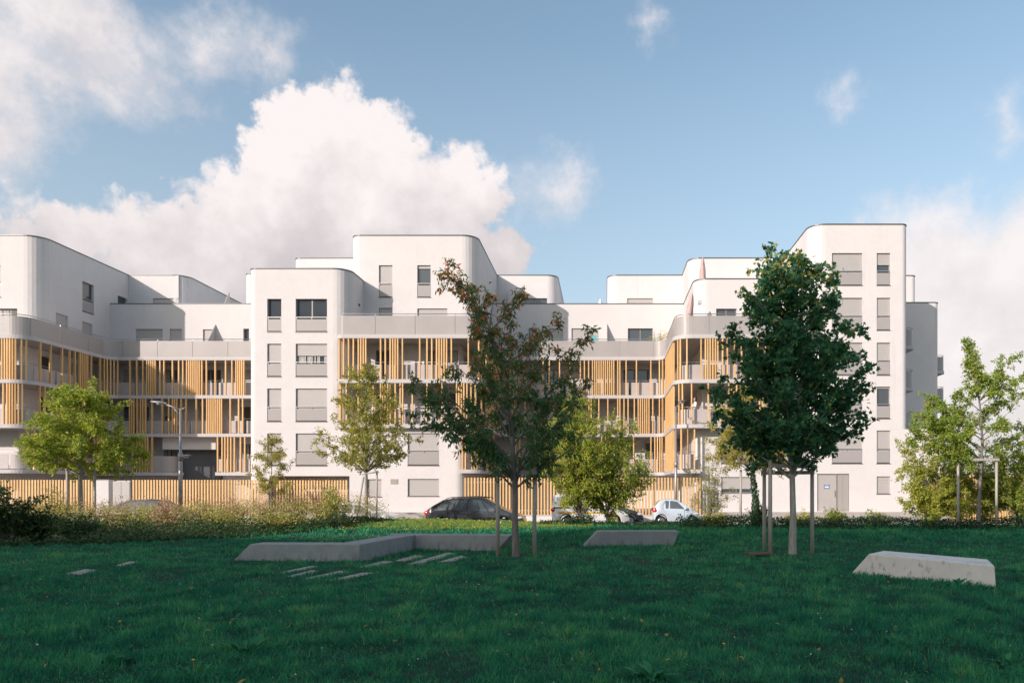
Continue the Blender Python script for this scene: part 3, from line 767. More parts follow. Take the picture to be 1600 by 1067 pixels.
base = [.15, 1.0, 2.0, 2.65, 3.15, 3.6, 3.78, 3.96, 4.14, 4.32, 4.7, 5.6, 5.95, 6.15, 6.35]
slats_at(PL, [sc_ - .75] + [sc_ + v for v in base], L3, L4 - TH)
slats_at(PL, [sc_ + v for v in (.1, .5, 1.2, 1.9, 2.1, 2.3, 3.2, 3.5, 3.7, 3.9, 4.6, 5.2, 5.4, 5.9)], L2, L3 - TH)
slats_at(PL, [sc_ + v for v in (-.3, .7, 1.0, 1.3, 2.0, 2.9, 3.1, 3.3, 3.5, 4.3, 5.0, 5.6, 5.8, 6.0)], L1, L2 - TH)
c0_ = lambda px: (XC0, PC.s[[i for i, p in enumerate(PC.p) if abs(p.y - YF) < 1e-3][0]], )
iF = [i for i, p in enumerate(PC.p) if abs(p.y - YF) < 1e-3]; sF = PC.s[iF[0]]; xF = PC.p[iF[0]].x
def sC(px): return sF + X(px, YF + .06) - xF
k6 = 260 / 1600
r1 = [520 + v * k6 for v in (105, 152, 198, 246, 270, 294, 317, 460, 505, 552, 577, 600, 624, 670, 836, 906, 952, 998, 1022, 1046, 1070, 1094, 1140, 1303, 1420, 1465)]
r2 = [520 + v * k6 for v in (68, 130, 245, 387, 460, 480, 503, 528, 553, 600, 648, 672, 765, 906, 1050, 1190, 1212, 1236, 1260, 1290, 1330, 1380, 1450)]
slats_at(PC, [.45] + [sC(p) for p in r1], L3, L4 - TH); slats_at(PC, [.45] + [sC(p) for p in r2], L2, L3 - TH)
iM = [i for i, p in enumerate(PC.p) if abs(p.y - YR) < 1e-3]; sM = PC.s[iM[0]]; xM = PC.p[iM[0]].x
def sR(px): return sM + X(px, YR + .06) - xM
k7 = 220 / 1565
r1 = [840 + v * k7 for v in (-300, -260, -235, -210, -150, -60, 60, 130, 243, 360, 475, 520, 567, 610, 635, 658, 682, 706, 730, 753, 777, 800, 823, 846, 890, 914, 983, 1098, 1258, 1352, 1392)]
r2 = [840 + v * k7 for v in (-280, -255, -230, -140, -20, 20, 45, 70, 180, 300, 420, 520, 545, 570, 595, 680, 780, 890, 914, 960, 1005, 1075, 1118, 1142, 1166, 1190, 1213, 1237, 1280, 1352, 1390)]
slats_at(PC, [sR(p) for p in r1], L3, L4 - TH); slats_at(PC, [sR(p) for p in r2], L2, L3 - TH)
iR = [i for i, p in enumerate(PC.p) if abs(p.x - XMR) < 1e-3]; sS = PC.s[iR[0]]
side = [.1 + .30 * k for k in range(20)]
slats_at(PC, [sS + v for v in side], L3, L4 - TH); slats_at(PC, [sS + v for v in side], L2, L3 - TH)
iL = [i for i, p in enumerate(PC.p) if abs(p.x - XCL) < 1e-3]; sQ = PC.s[iL[0]]
slats_at(PC, [sQ + v for v in rhythm(.1, 5.6, 4)], L3, L4 - TH); slats_at(PC, [sQ + v for v in rhythm(.1, 5.6, 9)], L2, L3 - TH)
iG = [i for i, p in enumerate(PC.p) if abs(p.y - YF) < 1e-3 and p.x > XMR]; sG = PC.s[iG[0]]; xG = PC.p[iG[0]].x
def sE(px): return sG + X(px, YF + .06) - xG
k5 = 220 / 734
r1 = [980 + v * k5 for v in (253, 272, 310, 385, 408, 420, 432, 446, 460, 472, 497, 522, 560, 596, 640, 655, 668, 682, 720, 770)]
r2 = [980 + v * k5 for v in (262, 284, 335, 422, 486, 530, 543, 556, 570, 620, 690, 705, 720, 780)]
slats_at(PC, [sE(p) for p in r1], L3, L4 - TH); slats_at(PC, [sE(p) for p in r2], L2, L3 - TH)
j0 = [i for i, p in enumerate(PC1.p) if abs(p.y - YR) < 1e-3]; s1_ = PC1.s[j0[0]]; x1_ = PC1.p[j0[0]].x
slats_at(PC1, [.12, .3, .7, .88, 1.06] + [s1_ - 7.2 + v for v in (.6, 1.2, 1.4, 1.6, 2.6, 3.4)], L1, L2 - TH)
slats_at(PC1, [s1_ + X(p, YR + .06) - x1_ for p in (800, 806, 812, 836, 842, 866, 872, 878, 884, 905, 940, 946, 952, 975, 990, 1017, 1023, 1027, 1031, 1035)], L1, L2 - TH)
j1 = [i for i, p in enumerate(PC1.p) if abs(p.x - XMR) < 1e-3]; s2_ = PC1.s[j1[0]]
slats_at(PC1, [s2_ + .1 + .3 * k for k in range(20)] + [PC1.L - v for v in (.35, .75, 1.2)], L1, L2 - TH)
SLH = {}
def slat_mesh(h):
    k = round(h, 3)
    if k not in SLH: SLH[k] = MB().box((-.039, -.06, 0), (.039, .06, k)).mesh('timber_slat', MAT['timber'])
    return SLH[k]
items = []
for (pth, s, z, zt) in STK:
    q, t_ = pth.at(s); nn = Vector((-t_.y, t_.x)); q = q + nn * .085
    items.append((1 / q.y, q, math.atan2(t_.y, t_.x), z + .002, zt - z - .004))
items.sort(key=lambda e: -e[0])
rest = MB()
for k, (_, q, a, z, h) in enumerate(items):
    if k < 300:
        o = bpy.data.objects.new('timber_slat', slat_mesh(h)); o.location = Vector((q.x, q.y, z)) - B0; o.rotation_euler = (0, 0, a); link(o, BLD)
    else:
        rest.box((-.039, -.06, 0), (.039, .06, h), M=Matrix.Translation((q.x, q.y, z)) @ Matrix.Rotation(a, 4, 'Z'))
if rest.v: bld(rest.build('timber_slat', MAT['timber_stuff']))['kind'] = 'stuff'
# slim timber strips and clamps on the return wall beside block B1
for zz0, zz1 in ((L1, L2), (L2, L3), (L3, L4)):
    bld(MB().box((XB - .36, YR - 5.2, zz0 + .1), (XB - .24, YR - 5.08, zz1 - .1)).box((XB - .16, YR - 5.2, zz0 + .1), (XB - .06, YR - 5.08, zz1 - .1)).build('corner_post', MAT['timber_stuff']))
    bld(MB().box((XB - .42, YR - 5.25, zz1 - .12), (XB + .02, YR - 4.9, zz1 + .12)).build('bracket', MAT['slab']))

# terrace dividers standing out from the walls
def divider(px, py_top, Y0, Y1, z):
    x = X(px, Y1); h = Z(py_top, Y1) - z
    mb = MB().add([(x, Y0, z), (x, Y1, z), (x, Y1, z + h), (x, Y0, z + h * .25)] + [(x + .04, Y0, z), (x + .04, Y1, z), (x + .04, Y1, z + h), (x + .04, Y0, z + h * .25)],
                  [(0, 1, 2, 3), (7, 6, 5, 4), (0, 4, 5, 1), (1, 5, 6, 2), (2, 6, 7, 3), (3, 7, 4, 0)])
    bld(mb.build('terrace_divider', MAT['screen']))
for a in ((166.5, 506, 52.9, 54.48, L4), (336, 507, 52.9, 54.48, L4), (948, 506, 52.9, 54.48, L4), (836, 508, 52.9, 54.48, L4), (358, 455, 55.0, 56.5, L5), (793, 457, 55.0, 56.5, L5)): divider(*a)
# rounded side balconies of the right tower and of the wing behind
def side_balcony(x0, x1, y0, y1, z, r):
    pth = Path([(x0, y0), (x1, y0), (x1, y1), (x0, y1)], [0, r, r, 0])
    slab(pth, [], z, .22); ribbon(pth.p, z + .02, z + 1.05, .02, 'balustrade_panel', 'panel', .05); rail_along(pth.p, z + 1.16, .06, .02)
for z in (L2, L3, L4): side_balcony(XTR - .02, X(1432, 48), 48, 50.6, z, .6)
for z in (L2, L3, L4 - .3): side_balcony(X(1467.5, 53.6) - .02, X(1479, 56.3), 56.3, 59, z, .5)
# ------------------------------------------------------------------ slatted fences
def fence(px0, px1, Y, zt, zb, label, step=.178, gaps=()):
    x0, x1 = X(px0, Y), X(px1, Y); t = thing('slatted_fence', label, 'fence', ((x0 + x1) / 2, Y, zb)); xm = (x0 + x1) / 2
    me = MB().box((-.05, -.022, 0), (.05, .022, zt - zb)).mesh('slat', MAT['timber'])
    n = int((x1 - x0) / step)
    for k in range(n + 1):
        x = x0 + k * step
        if any(X(a, Y) < x < X(b_, Y) for a, b_ in gaps): continue
        o = bpy.data.objects.new('slat', me); o.location = (x - xm, -.032, random.uniform(-.006, .006)); link(o, t)
    segs = []; a = x0
    for g0, g1 in gaps: segs.append((a, X(g0, Y))); a = X(g1, Y)
    segs.append((a, x1))
    for (a, b_) in segs:
        for zz in (.25, zt - zb - .3): MB().box((a - xm, -.008, zz), (b_ - xm, .03, zz + .07)).build('rail', MAT['chair_metal'], t)
        m = max(1, int((b_ - a) / 2.4))
        for k in range(m + 1):
            x = a + (b_ - a) * k / m - xm; MB().box((x - .03, .032, 0), (x + .03, .09, zt - zb - .05)).build('post', MAT['chair_metal'], t)
    return t
random.seed(21)
FZ = WALK_Z + .43
fence(-60, 420, 44.12, Z(749.5, 44.1), FZ, 'long golden timber slat fence in front of the left wing', gaps=((148, 206),))
fence(424, 544, YB1 + .3, Z(750, YB1 + .3), TERR_Z - .058, 'short golden slat fence inside the parking opening of the white block')
fence(727, 1096, 44.12, Z(746, 44.1), FZ, 'golden timber slat fence behind the dark car and the white van', step=.19)
fence(1486, 1640, 43.6, Z(741, 43.6), WALK_Z + .002, 'pale timber slat fence behind the staked young tree at the far right', step=.16)
# gate piers between the slats at the left
gp = thing('gate_pier', 'white rendered gate pier beside the left staked tree', 'pier', (X(161, 44.1), 44.14, FZ))
MB().box((-.42, -.16, 0), (.42, .2, 2.06)).build('pier_body', MAT['stucco'], gp, bevel=.02); MB().box((-.45, -.19, 2.062), (.45, .23, 2.1)).build('pier_cap', MAT['slab'], gp)
gp = thing('utility_cabinet', 'pale grey utility cabinet with two doors set in the left fence', 'cabinet', (X(191, 44.1), 44.14, FZ))
MB().box((-.52, -.12, 0), (.52, .2, 2.05)).build('cabinet_body', MAT['slab'], gp, bevel=.015)
for s_ in (-1, 1):
    d_ = MB().box((-.24 + s_ * .25, -.135, .08), (.24 + s_ * .25, -.122, 1.97)).build('door', MAT['shutter'], gp, bevel=.006)
    MB().box((s_ * .06 - .015, -.16, 1.0), (s_ * .06 + .015, -.136, 1.15)).build('handle', MAT['rail'], d_)

# ------------------------------------------------------------------ street lamps
def lamp_head(mb, p, d, L, w):
    """flattened cobra head along direction d"""
    p = Vector(p); d = Vector(d).normalized(); s_ = d.cross(Vector((0, 0, 1))).normalized(); u = s_.cross(d); o = len(mb.v); n = 12; prof = [(0, .3, .35), (.12, .62, .8), (.4, 1, 1), (.7, .92, .85), (.92, .55, .5), (1, .15, .2)]
    for (t_, ww, hh) in prof:
        for k in range(n):
            th = 2 * math.pi * k / n; h = math.sin(th) * (.09 if math.sin(th) > 0 else .045) * hh
            mb.v.append(tuple(p + d * (t_ * L) + s_ * (math.cos(th) * w / 2 * ww) + u * h))
    for i in range(len(prof) - 1):
        for k in range(n): mb.f.append((o + i * n + k, o + i * n + (k + 1) % n, o + (i + 1) * n + (k + 1) % n, o + (i + 1) * n + k)); mb.mi.append(0)
    mb.f.append(tuple(o + k for k in range(n))); mb.f.append(tuple(o + (len(prof) - 1) * n + k for k in reversed(range(n)))); mb.mi += [0, 0]
def street_lamp(px, Y, ground, py_top, label, dirs, low=True, z_low=715):
    x = X(px, Y); h = Z(py_top, Y) - ground
    t = thing('street_lamp', label, 'street lamp', (x, Y, ground), 0, 'street lamps along the road')
    hl = Z(z_low, Y) - ground
    MB().tube([(0, 0, 0), (0, 0, hl), (0, 0, hl + .02), (0, 0, h)], [.095, .085, .062, .05], 12).build('pole', MAT['lamp_metal'], t, smooth=True)
    MB().tube([(0, 0, 0), (0, 0, .9), (0, 0, .95)], [.13, .13, .09], 12).build('pole_base', MAT['lamp_metal'], t, smooth=True)
    MB().tube([(0, 0, hl - .15), (0, 0, hl + .22)], .105, 12).build('collar', MAT['lamp_metal'], t, smooth=True)
    for (d, al, z0, z1) in dirs:
        d = Vector((d[0], d[1], 0)).normalized(); e = d * al
        arm = MB().tube([(0, 0, z0), tuple(e * .5 + Vector((0, 0, z0 + (z1 - z0) * .55))), (e.x, e.y, z1)], [.04, .032, .028], 8).tube([(0, 0, z0 - .25 * (al > .6)), (e.x * .45, e.y * .45, z0 + (z1 - z0) * .42)], .02, 6)
        if al > .6: arm.tube([(0, 0, z0), (-e.x * .4, -e.y * .4, z0 + .17)], [.03, .016], 6)
        arm = arm.build('arm', MAT['lamp_metal'], t, smooth=True)
        hd = MB(); lamp_head(hd, (e.x - d.x * .1, e.y - d.y * .1, z1 + .01), Vector((d.x, d.y, .12)), .72 if al > .6 else .5, .34 if al > .6 else .26)
        ho = hd.build('lamp_head', MAT['lamp_metal'], t, smooth=True)
        c = e + d * (.22 if al > .6 else .14)
        gb = MB(); gb.lathe([(.002, -.075), (.08, -.07), (.115, -.04), (.12, -.01)], Matrix.Translation((c.x, c.y, z1 + .03)), 14); gb.build('lamp_glass', MAT['lamp_glass'], ho, smooth=True)
Y_ = 34.3; hA = Z(640, Y_) - WALK_Z; hB = Z(715, Y_) - WALK_Z
street_lamp(282, Y_, WALK_Z - .02, 638, 'tall grey street lamp with two heads by the left slatted fence', [((-1, -.1), .72, hA, hA + .28), ((1, -.05), .12, hB, hB + .05)])
Y_ = 43.75; hA = Z(636, Y_) - WALK_Z; hB = Z(726, Y_) - WALK_Z
street_lamp(1056, Y_, WALK_Z - .02, 636, 'tall grey street lamp rising behind the small pale car', [((.25, -1), .75, hA, hA + .18), ((.1, 1), .12, hB, hB + .05)], z_low=726)

# ------------------------------------------------------------------ cars
def spline(tab, x):
    xs = [a[0] for a in tab]; return np.interp(x, xs, [a[1] for a in tab])
def car(name, label, cat, loc, rz, L, W, paint, belt, roof, hood_cab, wheels, wr, glass, bottom=.2, extra=None, tumble=.14, tail_red=True, doors_at=()):
    """side profile along x from the rear (0) to the nose (L): belt (shoulder height) and roof tables; glass: side panes as (x0,x1,..) quads"""
    t = thing(name, label, cat, loc, rz); h = L / 2
    nst = 96; xs = np.linspace(0, L, nst); mb = MB(); n = 13; rings = []
    for x in xs:
        e = min(x, L - x); wid = W / 2 * (1 - .20 * max(0, 1 - x / .35) ** 2 - .30 * max(0, 1 - (L - x) / .75) ** 2)
        zb = spline(belt, x); zr = max(spline(roof, x), zb + .012); zlo = bottom + .10 * max(0, 1 - e / .35)
        for wx in wheels:
            q2 = (wr + .06) ** 2 - (x - wx) ** 2
            if q2 > 0: zlo = max(zlo, wr + math.sqrt(q2))
        wr_ = wid - tumble * min(1, (zr - zb) / .45) - .03
        half = [(0, zlo), (wid * .82, zlo), (wid * .97, min(zlo + .07, zb - .2)), (wid, min(zlo + .28, zb - .15)), (wid * 1.0, zb - .12), (wid * .975, zb), (wr_ + (wid * .975 - wr_) * .08, zb + (zr - zb) * .9), (wr_ * .9, zb + (zr - zb) * .985), (wr_ * .5, zr), (0, zr + .012)]
        ring = [(x - h, -y, z) for (y, z) in half] + [(x - h, y, z) for (y, z) in reversed(half[1:-1])]
        rings.append(ring)
    m = len(rings[0])
    vs = [p for r in rings for p in r]; fs = [(i * m + k, (i + 1) * m + k, (i + 1) * m + (k + 1) % m, i * m + (k + 1) % m) for i in range(nst - 1) for k in range(m)]
    fs += [tuple(range(m)), tuple((nst - 1) * m + k for k in reversed(range(m)))]
    mb.add(vs, fs); body = mb.build('body', [MAT[paint], MAT['plastic_black']], t, smooth=True); weld(body)
    es = body.modifiers.new('edges', 'EDGE_SPLIT'); es.split_angle = math.radians(38)
    def side_pt(x, f, sd, off=.006):
        wid = W / 2 * (1 - .20 * max(0, 1 - x / .35) ** 2 - .30 * max(0, 1 - (L - x) / .75) ** 2); zb = spline(belt, x); zr = max(spline(roof, x), zb + .012)
        wr_ = wid - tumble * min(1, (zr - zb) / .45) - .03; yb = wid * .975; yt = wr_ + (yb - wr_) * .08
        return (x - h, sd * (yb + (yt - yb) * f + off), zb + (zr - zb) * .9 * f)
    for sd in (-1, 1):
        for (xa, xb, xc, xd) in glass:            # lower rear, lower front, upper front, upper rear
            g = 6; vv = []
            for k in range(g + 1): vv.append(side_pt(xa + (xb - xa) * k / g, .05, sd))
            for k in range(g + 1): vv.append(side_pt(xd + (xc - xd) * k / g, .90, sd))
            ff = [(k, k + 1, g + 2 + k, g + 1 + k) for k in range(g)]
            MB().add(vv, ff if sd < 0 else [tuple(reversed(f)) for f in ff]).build('side_window', MAT['car_glass'], t)
        for x in doors_at:
            d = MB(); zb = spline(belt, x)
            wd = W / 2 * (1 - .20 * max(0, 1 - x / .35) ** 2 - .30 * max(0, 1 - (L - x) / .75) ** 2)
            d.box((x - h - .007, sd * (wd + .002) - .004, bottom + .22), (x - h + .007, sd * (wd + .002) + .004, zb - .02)); d.build('door_seam', MAT['plastic_black'], t)
            hb = MB().box((x - h + .06, sd * (wd + .018) - .012, zb - .13), (x - h + .24, sd * (wd + .018) + .012, zb - .10)); hb.build('door_handle', MAT[paint], t, bevel=.006)
        mx = hood_cab[0] - .28
        mm = MB(); mm.lathe([(.001, -.09), (.07, -.08), (.10, 0), (.085, .06), (.001, .075)], Matrix.Translation((mx - h, sd * (W / 2 + .08), spline(belt, mx) + .07)) @ Matrix.Rotation(math.pi / 2, 4, 'Y'), 10)
        mm.build('mirror', MAT[paint], t, smooth=True)
    # windscreen and rear screen, laid on the roof line
    for nm, (xa, xb) in (('windscreen', hood_cab[:2]), ('rear_window', hood_cab[2:])):
        vv = []; g = 8
        for k in range(g + 1):
            x = xa + (xb - xa) * k / g; zb = spline(belt, x); zr = spline(roof, x)
            wid = W / 2 * (1 - .20 * max(0, 1 - x / .35) ** 2 - .30 * max(0, 1 - (L - x) / .75) ** 2); wr_ = wid - tumble * min(1, (zr - zb) / .45) - .03
            for yy in (-.88, -.5, 0, .5, .88): vv.append((x - h, wr_ * yy, zr + .014 - (.012 if abs(yy) > .6 else 0) - (.0 if abs(yy) < .4 else .006)))
        ff = [(k * 5 + j, k * 5 + j + 1, k * 5 + j + 6, k * 5 + j + 5) for k in range(g) for j in range(4)]
        MB().add(vv, ff).build(nm, MAT['car_glass'], t, smooth=True)
    for wx in wheels:
        for sd in (-1, 1):
            M = Matrix.Translation((wx - h, sd * (W / 2 - .10), wr)) @ Matrix.Rotation(-sd * math.pi / 2, 4, 'X')
            wh = MB().lathe([(wr * .62, -.09), (wr * .96, -.095), (wr, -.06), (wr, .06), (wr * .96, .095), (wr * .66, .09), (wr * .62, .06)], M, 28).build('wheel', MAT['rubber'], t, smooth=True)
            rm = MB().lathe([(wr * .66, .085), (wr * .6, .092), (wr * .56, .05), (.001, .045)], M, 28, 0)
            for k in range(5):
                a = 2 * math.pi * k / 5; R_ = M @ Matrix.Rotation(a, 4, 'Z'); rm.box((.02, -.032, .045), (wr * .6, .032, .082), M=R_)
            rm.lathe([(.06, .08), (.05, .092), (.001, .094)], M, 14); rm.build('rim', MAT['alloy'], wh)
    for sd in (-1, 1):
        zt = spline(belt, .08)
        # lamps are capped shells on the corners
        for nm, xx, yy, zz, sx, sz, mt in (('tail_light', .10, W / 2 * .86, zt - .04, .16, .13, 'lamp_red'), ('headlight', L - .30, W / 2 * .83, spline(belt, L - .3) - .09, .24, .075, 'lamp_clear')):
            q = MB(); 
            q.lathe([(.001, .0), (.7, .25), (1, .8), (1, 1.0)], Matrix.Identity(4), 12)
            bmv = []
            for v in q.v: bmv.append((xx - h + v[0] * sx, sd * (yy + .075 - v[2] * .07), zz + v[1] * sz))
            q.v = bmv; o = q.build(nm, MAT[mt], t, smooth=True)
    MB().box((-h - .008, -.26, .62), (-h + .03, .26, .74)).build('number_plate', MAT['plate'], t)
    MB().box((h - .05, -.26, .42), (h + .006, .26, .54)).build('number_plate', MAT['plate'], t)
    MB().box((-h + .04, -W / 2 * .84, bottom + .02), (h - .06, W / 2 * .84, bottom + .14)).build('underbody', MAT['plastic_black'], t)
    if extra: extra(t, h)
    return t
# dark people carrier parked on the near side, nose to the right
Yc = 36.45; xc = (X(664, Yc - .9) + X(818, Yc - .9)) / 2
def roof_rails(t, h):
    for sd in (-1, 1):
        MB().tube([(-h + .95, sd * .62, 1.60), (-h + 1.2, sd * .62, 1.68), (-h + 2.3, sd * .63, 1.72), (-h + 2.95, sd * .62, 1.68), (-h + 3.1, sd * .62, 1.62)], .018, 6).build('roof_rail', MAT['plastic_black'], t, smooth=True)
        MB().box((-h + 1.0, sd * .905 - .008, .52), (-h + 3.6, sd * .905 + .008, .60)).build('rubbing_strip', MAT['plastic_black'], t)
car('parked_car', 'black people carrier parked beyond the long concrete bench', 'car', (xc, Yc, ROAD_Z), 0, 4.78, 1.86, 'paint_black',
    [(0, .92), (.15, 1.02), (1.2, 1.05), (3.0, 1.0), (3.7, .98), (4.3, .88), (4.65, .70), (4.78, .52)],
    [(0, .94), (.12, 1.12), (.45, 1.34), (.85, 1.57), (1.6, 1.68), (2.2, 1.70), (2.7, 1.66), (3.3, 1.38), (3.75, 1.10), (4.05, .99), (4.4, .88), (4.68, .72), (4.78, .54)],
    (3.72, 2.75, .12, .62), (.92, 3.78), .325, [(.42, 1.02, 1.16, .86), (1.12, 2.0, 2.02, 1.26), (2.10, 3.02, 2.66, 2.12), (3.1, 3.52, 3.0, 2.78)], doors_at=(1.08, 2.06, 3.1), extra=roof_rails)
# white hatchback farther left
Yc = 36.5; xc = X(622, Yc - .85) - 1.98
car('parked_car', 'white hatchback parked behind the bushes and the thin staked tree', 'car', (xc, Yc, ROAD_Z), 0, 3.95, 1.68, 'paint_white',
    [(0, .82), (.15, .92), (2.6, .90), (3.2, .84), (3.75, .70), (3.95, .50)],
    [(0, .84), (.12, 1.02), (.4, 1.32), (.8, 1.42), (1.6, 1.45), (2.1, 1.40), (2.75, 1.02), (3.1, .92), (3.6, .78), (3.85, .64), (3.95, .52)],
    (2.72, 2.12, .1, .42), (.68, 3.2), .295, [(.5, .95, 1.0, .7), (1.05, 1.7, 1.7, 1.1), (1.8, 2.55, 2.1, 1.8)], doors_at=(1.0, 1.75, 2.6))
# grey saloon hidden by the left shrubs
Yc = 36.5; xc = X(248, Yc)
car('parked_car', 'dark grey car mostly hidden behind the left wild shrubs', 'car', (xc, Yc, ROAD_Z), 0, 4.3, 1.76, 'paint_grey',
    [(0, .86), (.15, .95), (2.8, .94), (3.5, .88), (4.1, .70), (4.3, .5)],
    [(0, .88), (.15, 1.08), (.55, 1.40), (1.0, 1.54), (1.8, 1.58), (2.4, 1.52), (3.1, 1.12), (3.45, .98), (4.0, .78), (4.2, .62), (4.3, .52)],
    (3.08, 2.42, .12, .58), (.8, 3.5), .31, [(.6, 1.1, 1.15, .85), (1.2, 1.95, 1.95, 1.25), (2.05, 2.9, 2.42, 2.05)], doors_at=(1.15, 2.0, 2.95), tumble=.27)
# white panel van, nose to the right
Yc = 40.6; vl = 4.2; xc = X(862, Yc - .9) + vl / 2
def van_extra(t, h):
    for sd in (-1, 1):
        MB().box((-h + .35, sd * .918 - .006, .78), (h - .75, sd * .918 + .006, .86)).build('yellow_stripe', MAT['yellow'], t)
        MB().box((-h + .12, sd * .908 - .01, 1.06), (-h + .95, sd * .908 + .01, 1.12)).build('slide_rail', MAT['plastic_black'], t)
        em = MB(); r = random.Random(3)
        for k in range(7):
            w_ = .075; x0_ = -h + .50 + k * .088; hh = .05 + .05 * r.random()
            em.box((x0_, sd * .886 - .004, 1.40 - hh), (x0_ + w_, sd * .886 + .004, 1.40 + hh))
        em.build('side_lettering', MAT['yellow'], t)
    MB().box((-h - .012, -.01, .5), (-h - .002, .01, 1.75)).build('rear_door_seam', MAT['plastic_black'], t)
car('delivery_van', 'white panel van with a yellow stripe behind the bushy double tree', 'van', (xc, Yc, ROAD_Z), 0, vl, 1.80, 'paint_white',
    [(0, .98), (.1, 1.02), (3.0, 1.00), (3.5, .92), (4.0, .74), (4.2, .52)],
    [(0, 1.2), (.04, 1.55), (.12, 1.74), (.35, 1.84), (1.6, 1.86), (2.2, 1.83), (2.6, 1.68), (3.15, 1.22), (3.4, 1.04), (3.9, .86), (4.1, .68), (4.2, .54)],
    (3.2, 2.58, .03, .1), (.78, 3.38), .31, [(2.15, 3.0, 2.55, 2.15)], doors_at=(1.2, 2.08, 3.05), extra=van_extra, tumble=.10)
# dark hatchback whose nose shows past the van
Yc = 42.25; xc = X(1006, Yc - .8) - 1.95
car('parked_car', 'dark hatchback whose nose shows in front of the white van', 'car', (xc, Yc, ROAD_Z), 0, 3.9, 1.68, 'paint_black',
    [(0, .84), (.15, .94), (2.6, .92), (3.1, .88), (3.7, .74), (3.9, .5)],
    [(0, .86), (.12, 1.05), (.4, 1.34), (.8, 1.46), (1.6, 1.50), (2.1, 1.44), (2.7, 1.10), (3.0, .98), (3.5, .84), (3.8, .66), (3.9, .52)],
    (2.7, 2.12, .1, .42), (.68, 3.15), .295, [(.5, .95, 1.0, .7), (1.05, 1.7, 1.7, 1.1), (1.8, 2.55, 2.1, 1.8)], doors_at=(1.0, 1.75, 2.6))
# tiny two-seater
Yc = 42.1; xc = X(1022, Yc - .75) + 1.3
def shell(t, h):
    for sd in (-1, 1):     # pale safety shell band sweeping from roof to sill
        pts = [(-h + .62, 1.47), (-h + .42, 1.2), (-h + .46, .95), (-h + .72, .70), (-h + .95, .42), (-h + 1.1, .28)]
        mb = MB(); o = []
        for (x, z) in pts:
            y = .78 - max(0, z - .95) * .22 + .012
            mb.v += [(x - .07, sd * y, z), (x + .07, sd * y, z)]
        for k in range(len(pts) - 1): mb.f.append((2 * k, 2 * k + 1, 2 * k + 3, 2 * k + 2)); mb.mi.append(0)
        mb.build('shell_band', MAT['paint_silver'], t, smooth=True)
car('parked_car', 'tiny pale blue and silver two seat car by the far kerb', 'car', (xc, Yc, ROAD_Z), 0, 2.62, 1.56, 'paint_sky',
    [(0, .88), (.12, .98), (1.5, .96), (2.1, .90), (2.45, .72), (2.62, .46)],
    [(0, .92), (.1, 1.16), (.3, 1.42), (.6, 1.52), (1.0, 1.54), (1.35, 1.47), (1.8, 1.18), (2.1, .98), (2.4, .82), (2.55, .64), (2.62, .48)],
    (2.05, 1.4, .06, .34), (.42, 2.22), .285, [(.66, .82, .86, .66), (.9, 1.75, 1.32, .92)], doors_at=(1.72,), extra=shell)
# ------------------------------------------------------------------ concrete benches
def prism_bench(name, label, segs, h, depth, material, sink=.04):
    """segs: front foot line points (world x, y); left end slopes out, right end slopes under"""
    o = Vector((segs[0][0], segs[0][1], 0)); zl = min(lz(x, y) for x, y in segs)
    t = thing(name, label, 'bench', (o.x, o.y, zl))
    n = len(segs); front = [Vector(p) for p in segs]; nrm = []
    for k in range(n):
        t_ = (front[min(k + 1, n - 1)] - front[max(k - 1, 0)]).normalized(); nrm.append((Vector((-t_.y, t_.x)), t_))
    for k in range(n - 1):
        a, b_ = front[k], front[k + 1]; t_ = (b_ - a).normalized(); nn = Vector((-t_.y, t_.x)); vs = []
        mit = lambda j: (nrm[j][0] / max(.5, nrm[j][0].dot(nn)))
        sa = .46 if k == 0 else .035; sb = .42 if k == n - 2 else .035
        if n == 2: sb = .2
        ga = .006 if k else 0; gb = .006 if k < n - 2 else 0
        for (q, j, g, s_) in ((a, k, ga, sa), (b_, k + 1, -gb, sb)):
            for (dd, zz) in ((0, -sink), (depth, -sink), (depth * .97, h), (.03, h)):
                p = q + mit(j) * dd + t_ * (g + (s_ if zz > 0 else 0)) ; vs.append((p.x - o.x, p.y - o.y, zz))
        mb = MB().add(vs, [(0, 1, 2, 3), (7, 6, 5, 4), (0, 4, 5, 1), (1, 5, 6, 2), (2, 6, 7, 3), (3, 7, 4, 0)])
        ob = mb.build('bench_block', MAT[material], t, bevel=.016, bseg=2); weld(ob)
def G(px, py):                        # a pixel on the flat lawn
    Y = EYE * FPX / (py - VY); return (X(px, Y), Y)
a, b_, c, d = G(359, 877.5), G(562, 878), G(649, 858.3), G(774, 859.5)
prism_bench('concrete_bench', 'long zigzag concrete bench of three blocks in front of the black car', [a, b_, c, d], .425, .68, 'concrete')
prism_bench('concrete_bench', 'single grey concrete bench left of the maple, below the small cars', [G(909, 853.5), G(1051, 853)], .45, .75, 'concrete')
def quad_bench(label, foot, top, h, material):
    o = Vector((foot[0][0], foot[0][1], min(lz(*p) for p in foot))); t = thing('concrete_bench', label, 'bench', o)
    vs = [(p[0] - o.x, p[1] - o.y, -.05) for p in foot] + [(p[0] - o.x, p[1] - o.y, p[2]) for p in top]
    weld(MB().add(vs, [(3, 2, 1, 0), (4, 5, 6, 7), (0, 1, 5, 4), (1, 2, 6, 5), (2, 3, 7, 6), (3, 0, 4, 7)]).build('bench_block', MAT[material], t, bevel=.018, bseg=3))
quad_bench('stained concrete bench, coloured pale for sunlight, at the right front of the lawn', [(4.88, 14.72), (6.66, 12.52), (7.12, 13.75), (5.5, 15.6)], [(5.16, 14.37, .43), (6.64, 12.54, .385), (7.13, 13.70, .385), (5.72, 15.1, .43)], .41, 'concrete_sunlit')

